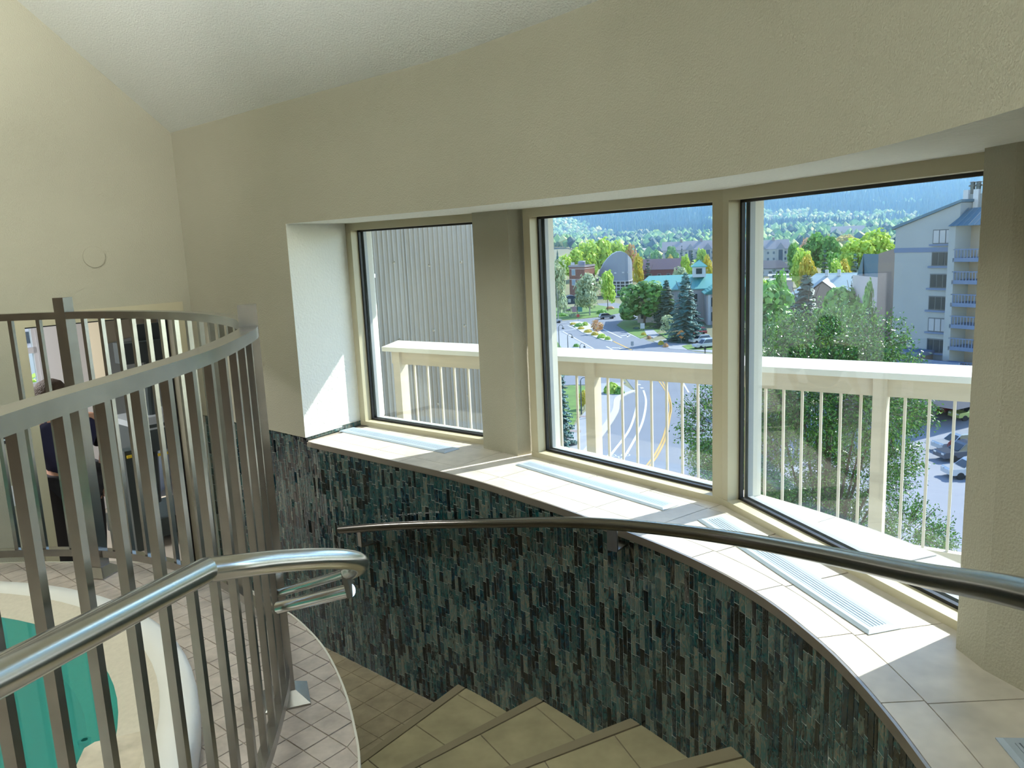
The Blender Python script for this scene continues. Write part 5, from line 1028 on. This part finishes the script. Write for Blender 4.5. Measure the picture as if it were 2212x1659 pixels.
car(2070, 972, 186, (.70,.72,.74), 'white estate car in the shade of the tall block', 4.9, 1.8); car(2082, 992, 184, (.10,.12,.16), 'dark pickup parked below the white estate car', 5.3, 1.8, 'pickup'); car(2062, 893, 186, (.28,.02,.04), 'dark red car inside the garage opening'); car(2096, 1030, 180, (.75,.76,.78), 'white car cut off by the wide pier', 4.6)
car(2094, 905, 190, (.60,.70,.20), 'lime car partly hidden behind the wide pier', 4.4)

# ================================================================== STREET FURNITURE
M_pole = mat('pole_dark', (.08,.10,.11), .5); M_polew = mat('pole_grey', (.45,.46,.46), .5)
def lamp(x, yb, yt, label, arm=1):
    b = gz(x, yb, GZ); d = math.hypot(b.x, b.y); h = gd(x, yt, d).z-GZ; rt = thing('street_lamp', label, 'street lamp', b, 'curved-arm street lamps')
    MB().tube([b, b+Vector((0,0,h))], [.10,.07], 8).build('pole', M_pole, rt)
    MB().tube([b+Vector((.5*arm*(1-math.cos(q)), 0, h+.5*math.sin(q)-.1)) for q in [math.pi*k/8 for k in range(9)]], .05, 6).build('arm', M_pole, rt)
    MB().lathe([(.05,.1),(.28,-.15),(.26,-.35),(.05,-.4)], b+Vector((1.0*arm,0,h-.15)), 10).build('lantern', M_pole, rt)
lamp(1208, 752, 706, 'tall street lamp at the left of the plaza'); lamp(1227, 757, 725, 'shorter street lamp in the middle of the plaza'); lamp(1256, 895, 822, 'street lamp standing on the lawn by the yellow tree'); lamp(1270, 905, 800, 'tall lamp post at the pavement edge'); lamp(1253, 758, 746, 'street lamp just above the balcony rail')
def sign(x, yb, yt, w, h, m, label, diamond=False, nm='street_sign'):
    b = gz(x, yb, GZ); d = math.hypot(b.x, b.y); z = gd(x, yt, d).z; rt = thing(nm, label, 'sign', b)
    MB().tube([b, Vector((b.x,b.y,z))], .05, 6).build('post', M_polew, rt)
    u = Vector((b.y,-b.x,0)).normalized(); n = Vector((b.x,b.y,0)).normalized()*-.06; c = Vector((b.x,b.y,z))
    pts = [(-w,0),(0,-h),(w,0),(0,h)] if diamond else [(-w,-h),(w,-h),(w,h),(-w,h)]
    MB().loft([[c+n+u*q[0]+Vector((0,0,q[1])) for q in pts], [c+n*1.6+u*q[0]+Vector((0,0,q[1])) for q in pts]]).build('panel', m, rt); return rt, c, u, n
M_org = mat('sign_orange', (.75,.28,.05), .5); M_sred = mat('sign_red', (.55,.03,.03), .5)
rt, c, u, n = sign(1472, 742, 722, 1.05, 1.05, M_org, 'orange diamond road works sign under the blue spruce', True)
MB().loft([[c+n*1.7+u*q[0]+Vector((0,0,q[1])) for q in ((-.22,-.3),(.22,-.3),(.3,.1),(0,.4),(-.3,.1))], [c+n*1.9+u*q[0]+Vector((0,0,q[1])) for q in ((-.22,-.3),(.22,-.3),(.3,.1),(0,.4),(-.3,.1))]]).build('symbol', M_wht, rt)
sign(1388, 715, 704, .55, .7, M_wht, 'white road sign on the planted island'); sign(1366, 758, 742, .3, .45, M_polew, 'grey sign seen from behind at the roadside'); rt, c, u, n = sign(1249, 695, 682, .42, .42, M_sred, 'small red stop sign at the junction'); sign(1356, 692, 676, .06, .1, M_polew, 'bare sign post at the maple')
# banner pole and arched sign by the horses
b = gz(1247, 682, GZ); bn_ = thing('banner_pole', 'dark pole with pink and teal banners beside the horses', 'banner', b); d = math.hypot(b.x,b.y); zt = gd(1247,645,d).z
MB().tube([b, Vector((b.x,b.y,zt))], .12, 8).build('pole', M_pole, bn_)
for sx, cc, nm in ((-1.6,(.75,.45,.55),'pink_banner'),(.25,(.15,.50,.55),'teal_banner')): MB().box(b.x+sx, b.x+sx+1.4, b.y-.05, b.y+.05, gd(1247,674,d).z, gd(1247,662,d).z).build(nm, mat('cloth_'+nm, cc, .8), bn_)
b = gz(1234, 672, GZ); ar = thing('arched_pavilion', 'dark navy arched pavilion roof behind the horses', 'pavilion', b); d = math.hypot(b.x,b.y); zb3, zt = gd(1234,657,d).z, gd(1234,638,d).z; wv = 16*d/FPX
pr = [(math.cos(q)*wv, zb3+(zt-zb3)*math.sin(q)) for q in [math.pi*k/14 for k in range(15)]]
MB().loft([[Vector((b.x+q[0],b.y+yy,q[1])) for q in pr] for yy in (0,3)]).build('arch_roof', mat('navy_roof', (.03,.06,.12), .5), ar)
for sx in (-.9,.9): MB().cbox((b.x+sx*wv,b.y+1,GZ), .4, .4, zb3-GZ).build('column', M_pole, ar)
MB().cbox((b.x-wv*.2,b.y-.2,zb3+.6), .9, .1, 1.2).build('pale_emblem', M_wht, ar)
def horse(x, yb, wpx, label, rear=0):
    b = gz(x, yb, GZ); d = math.hypot(b.x,b.y); s = wpx*d/FPX/2.6; rt = thing('horse_sculpture', label, 'sculpture', b, 'running horse sculptures'); a = R(rear)
    def P(x_, z_, y_=0): return b+Vector(((x_*math.cos(a)-(z_-1.2)*math.sin(a))*s, y_*s, (1.2+x_*math.sin(a)+(z_-1.2)*math.cos(a))*s))
    m = MB(); m.tube([P(-.95,1.35),P(-.75,1.45),P(-.3,1.35),(P(.2,1.38)),P(.6,1.5),P(.8,1.6)], [.18,.34,.30,.33,.34,.2], 10); m.tube([P(.68,1.6),P(.95,1.95),P(1.1,2.2)], [.26,.17,.13], 8); m.tube([P(1.05,2.22),P(1.3,2.1),P(1.52,1.92)], [.15,.12,.07], 8)
    for hx, kn, ft, sy in ((.6,(.95,.85),(.75,.35),.14),(.6,(.8,.8),(1.2,.55),-.14),(-.75,(-.5,.9),(-.95,.2),.15),(-.75,(-1.0,.95),(-1.35,.35),-.15)): m.tube([P(hx,1.35,sy),P(*kn,sy),P(*ft,sy)], [.17,.09,.05], 7)
    m.tube([P(-.95,1.45),P(-1.25,1.4),P(-1.5,1.1)], [.07,.10,.04], 6); smooth_angle(m.build('horse_body', mat('horse_patina', (.30,.28,.26), .6, var=(2.5,.9)), rt))
    MB().tube([P(.75,1.95),P(.95,2.2),P(1.05,2.36)], [.06,.09,.04], 6).build('mane', M_black, rt); MB().cbox(b, 2.2*s, .8*s, .25*s).build('plinth', M_conc, rt)
    MB().tube([b+Vector((0,0,.2*s)), b+Vector((0,0,1.2*s))], .05*s, 6).build('support', M_pole, rt)
horse(1215, 676, 17, 'running horse sculpture at the front, black and white'); horse(1228, 677, 15, 'running horse sculpture in the middle of the group'); horse(1240, 672, 13, 'rearing horse sculpture beside the banners', 28)
# people outdoors
def walker(x, yb, hpx, mc, label):
    b = gz(x, yb, GZ); d = math.hypot(b.x,b.y); h = 1.72; rt = thing('person', label, 'person', b); me = bpy.data.meshes.new('body')
    J = [(0,0,.95),(0,0,1.2),(0,0,1.42),(0,0,1.52),(0,0,1.66),(.1,0,.9),(.13,.1,.5),(.12,.05,.06),(-.1,0,.9),(-.12,-.12,.5),(-.14,-.22,.08),(.2,0,1.4),(.27,-.05,1.12),(.25,.05,.88),(-.2,0,1.4),(-.27,.05,1.12),(-.25,-.05,.88)]
    me.from_pydata([b+Vector(j) for j in J], [(0,1),(1,2),(2,3),(3,4),(0,5),(5,6),(6,7),(0,8),(8,9),(9,10),(2,11),(11,12),(12,13),(2,14),(14,15),(15,16)], []); o = link('body', me, rt); o.modifiers.new('skin','SKIN'); o.modifiers.new('sub','SUBSURF').render_levels = 1
    rr = [.15,.15,.16,.06,.10,.09,.07,.05,.09,.07,.05,.06,.05,.04,.06,.05,.04]
    for i, q in enumerate(rr): me.skin_vertices[0].data[i].radius = (q, q*.8); me.skin_vertices[0].data[i].use_root = i == 0
    me.materials.append(mc)
walker(1523, 765, 10, mat('dark_coat', (.02,.02,.03), .8), 'person in dark clothes walking past the driveway'); walker(2052, 985, 30, mat('red_coat', (.40,.05,.04), .8), 'person in red clothes in the parking lot')
# beyond the gym window
g0 = GT(65, 770, KF); gp = LP(g0[0], KF, g0[1]); dv = (gp-Vector((0,0,HC))); 
def gymout(dist): k = dist/math.hypot(dv.x, dv.y); return Vector((dv.x*k, dv.y*k, GZ))
p = gymout(150); f = Frame(p, 10); hb = thing('terrace_building', 'white terraced building with pink roof seen through the gym window', 'building', p); f.box(MB(), -14, 14, 0, 10, 0, 9.0).build('wall', M_wht, hb); f.box(MB(), -14, 14, 0, 12, 9.0, 9.4).build('roof_slab', M_wht, hb); f.box(MB(), -14, 14, 9, 12, 9.4, 14).build('upper_wall', M_pink, hb); f.box(MB(), -2, 2, 8.9, 9, 10, 12).build('upper_window', M_win, hb)
p = gymout(95); rt = thing('leafy_tree', 'sunlit bush tree seen through the gym window', 'tree', p); rt.scale = (11,11,11.5); o = bpy.data.objects.new('foliage', T['yg']); COL.objects.link(o); o.parent = rt; o = bpy.data.objects.new('trunk', TK[0]); COL.objects.link(o); o.parent = rt

# ---- trees scattered over the valley floor and the mountain forest
far = {}
def far_mesh(nm, seed, m, conif):
    r = random.Random(seed); mb = MB()
    if conif:
        for l in range(5): z = l*.19; rr = .23*(1-l/5.5); mb.add([(0,0,z+.34)]+[(rr*math.cos(q)*r.uniform(.8,1.1), rr*math.sin(q)*r.uniform(.8,1.1), z) for q in [2*math.pi*k/8 for k in range(8)]], [(0,1+k,1+(k+1)%8) for k in range(8)])
    else:
        for i in range(170):
            d = rv(r); p = Vector((d.x*.42, d.y*.42, .52+d.z*.46))*1; p *= r.uniform(.85,1.05); u = d.cross(rv(r)).normalized(); quad(mb, p, u*.085, (d.cross(u)+d*.3).normalized()*.075)
        mb.tube([(0,0,0),(0,0,.3)], .03, 5)
    me = bpy.data.meshes.new(nm); me.from_pydata(mb.v, [], mb.f); me.materials.append(m); return me
for k, m, cf in (('yg',L_yg,0),('g',L_g,0),('dg',L_dg,0),('go',L_go,0),('s',L_sd,1),('b',L_s,1)): far[k] = far_mesh('far_'+k, sum(map(ord, k)), m, cf)
KEEP = [(1225,540,1372,650,330),(1370,552,1482,606,420),(1420,508,1535,548,560),(1405,560,1535,720,220),(1622,516,1700,570,560),(1712,570,1890,650,190),(1800,510,1860,534,700),(1840,555,1882,585,300),(1890,430,2130,900,120),(1188,505,1262,532,600)]
r = random.Random(31); cnt = 0
FNAMES = {'yg':'yellow-green','g':'green','dg':'dark green','go':'golden','s':'dark conical','b':'bluish conical'}
for _ in range(4000):
    if cnt >= 220: break
    d = 330+640*r.random()**.8; az = r.uniform(3, 14.2) if r.random() < .42 else r.uniform(16, 30); x, y = d*math.sin(R(az)), d*math.cos(R(az)); z = hill(x, y)
    k = r.choice(['yg','g','g','dg','go','s','s','b','dg','g']); h = r.uniform(7, 13) if k in 'sb' else r.uniform(5, 10)
    fx, fy, w_ = frame_xy((x,y,z+h)); fx2, fy2, _w = frame_xy((x,y,z))
    if any((V2((x,y))-q).length < rr for q, rr in HS) or any((V2((x,y))-q).length < 8.5 for q in TA): continue
    if any(a-6 < fx < c+6 and fy < e-2 and fy2 > b and d < dd for a, b, c, e, dd in KEEP): continue
    TA.append(V2((x,y))); o = link('valley_tree', far[k]); o.location = (x,y,z-.3); o.scale = (h*r.uniform(.7,1.1),)*2+(h,); o.rotation_euler.z = r.uniform(0,6); cnt += 1
    tag(o, 'small %s tree scattered over the far valley floor' % FNAMES[k], 'tree', 'small %s trees on the far valley floor' % FNAMES[k])
def forest(nm, n, d0, d1, label, seed, rounds):
    r = random.Random(seed); mbs = [MB() for _ in range(3)]
    for i in range(n):
        d = d0+(d1-d0)*r.random(); az = r.uniform(2.5, 14.5) if r.random() < .45 else r.uniform(15.5, 31); x, y = d*math.sin(R(az)), d*math.cos(R(az)); z = hill(x, y)-.5
        if d < 960 and (any((V2((x,y))-q).length < rr for q, rr in HS) or any((V2((x,y))-q).length < 9 for q in TA)): continue
        pat = mnoise.noise(Vector((x*.006+z*.012, y*.0035, 5)))+.5*mnoise.noise(Vector((x*.02, y*.012, 2)))
        openp = pat > (.22 if az > 13 else .02)
        if rounds or openp:
            if openp and not rounds and r.random() < .45: continue
            h = r.uniform(4, 8) if not rounds else r.uniform(5, 11); k = r.choice((1,1,2)) if not rounds else r.choice((0,0,1,1,1,1,2))
            c = Vector((x,y,z+h*.5)); P = [c+Vector((0,0,h*.5)), c-Vector((0,0,h*.45))]+[c+Vector((math.cos(q)*h*.42*r.uniform(.8,1.15), math.sin(q)*h*.42*r.uniform(.8,1.15), h*r.uniform(-.1,.25))) for q in [2*math.pi*j/6 for j in range(6)]]
            mbs[k].add(P, [(0,2+j,2+(j+1)%6) for j in range(6)]+[(1,2+(j+1)%6,2+j) for j in range(6)])
        else:
            h = r.uniform(8, 15); w = h*r.uniform(.16,.24); q0 = r.random(); mbs[0].add([(x,y,z+h)]+[(x+w*math.cos(q0+q), y+w*math.sin(q0+q), z) for q in [2*math.pi*j/5 for j in range(5)]], [(0,1+j,1+(j+1)%5) for j in range(5)])
    rt = thing(nm, label, None, (0,0,0), kind='stuff')
    for mb, m, pn in zip(mbs, (L_for, L_g2, L_y2), ('conifers','green_crowns','yellow_crowns')):
        if mb.v: mb.build(pn, m, rt)
L_for = leafmat('forest_conifer', [(.008,.030,.030),(.014,.045,.040),(.03,.075,.05)], .8, 0); L_g2 = leafmat('forest_green', [(.08,.17,.05),(.14,.26,.07),(.22,.32,.10)], .8, 0); L_y2 = leafmat('forest_yellow', [(.26,.31,.10),(.36,.37,.14),(.42,.37,.19)], .8, 0)
forest('valley_woods', 2600, 560, 860, 'mixed woods at the foot of the mountain', 41, True)
forest('mountain_forest', 32000, 872, 2300, 'conifer forest covering the mountainside', 42, False)

# ================================================================== VALLEY HAZE
if HAZE > 0:
    m = bpy.data.materials.new('valley_haze'); m.use_nodes = True; t = m.node_tree; t.nodes.clear(); out = N(t, 'ShaderNodeOutputMaterial'); vs_ = N(t, 'ShaderNodeVolumeScatter'); vs_.inputs['Color'].default_value = (.22,.50,1,1); vs_.inputs['Density'].default_value = HAZE; vs_.inputs['Anisotropy'].default_value = .35
    t.links.new(vs_.outputs[0], out.inputs['Volume'])
    hz = MB().prism([(-60,380),(320,380),(2200,1500),(2200,3300),(-300,3300)], GZ-25, Zr(230)).build('valley_haze', m, kind='stuff'); tag(hz, 'thin blue haze hanging over the valley')
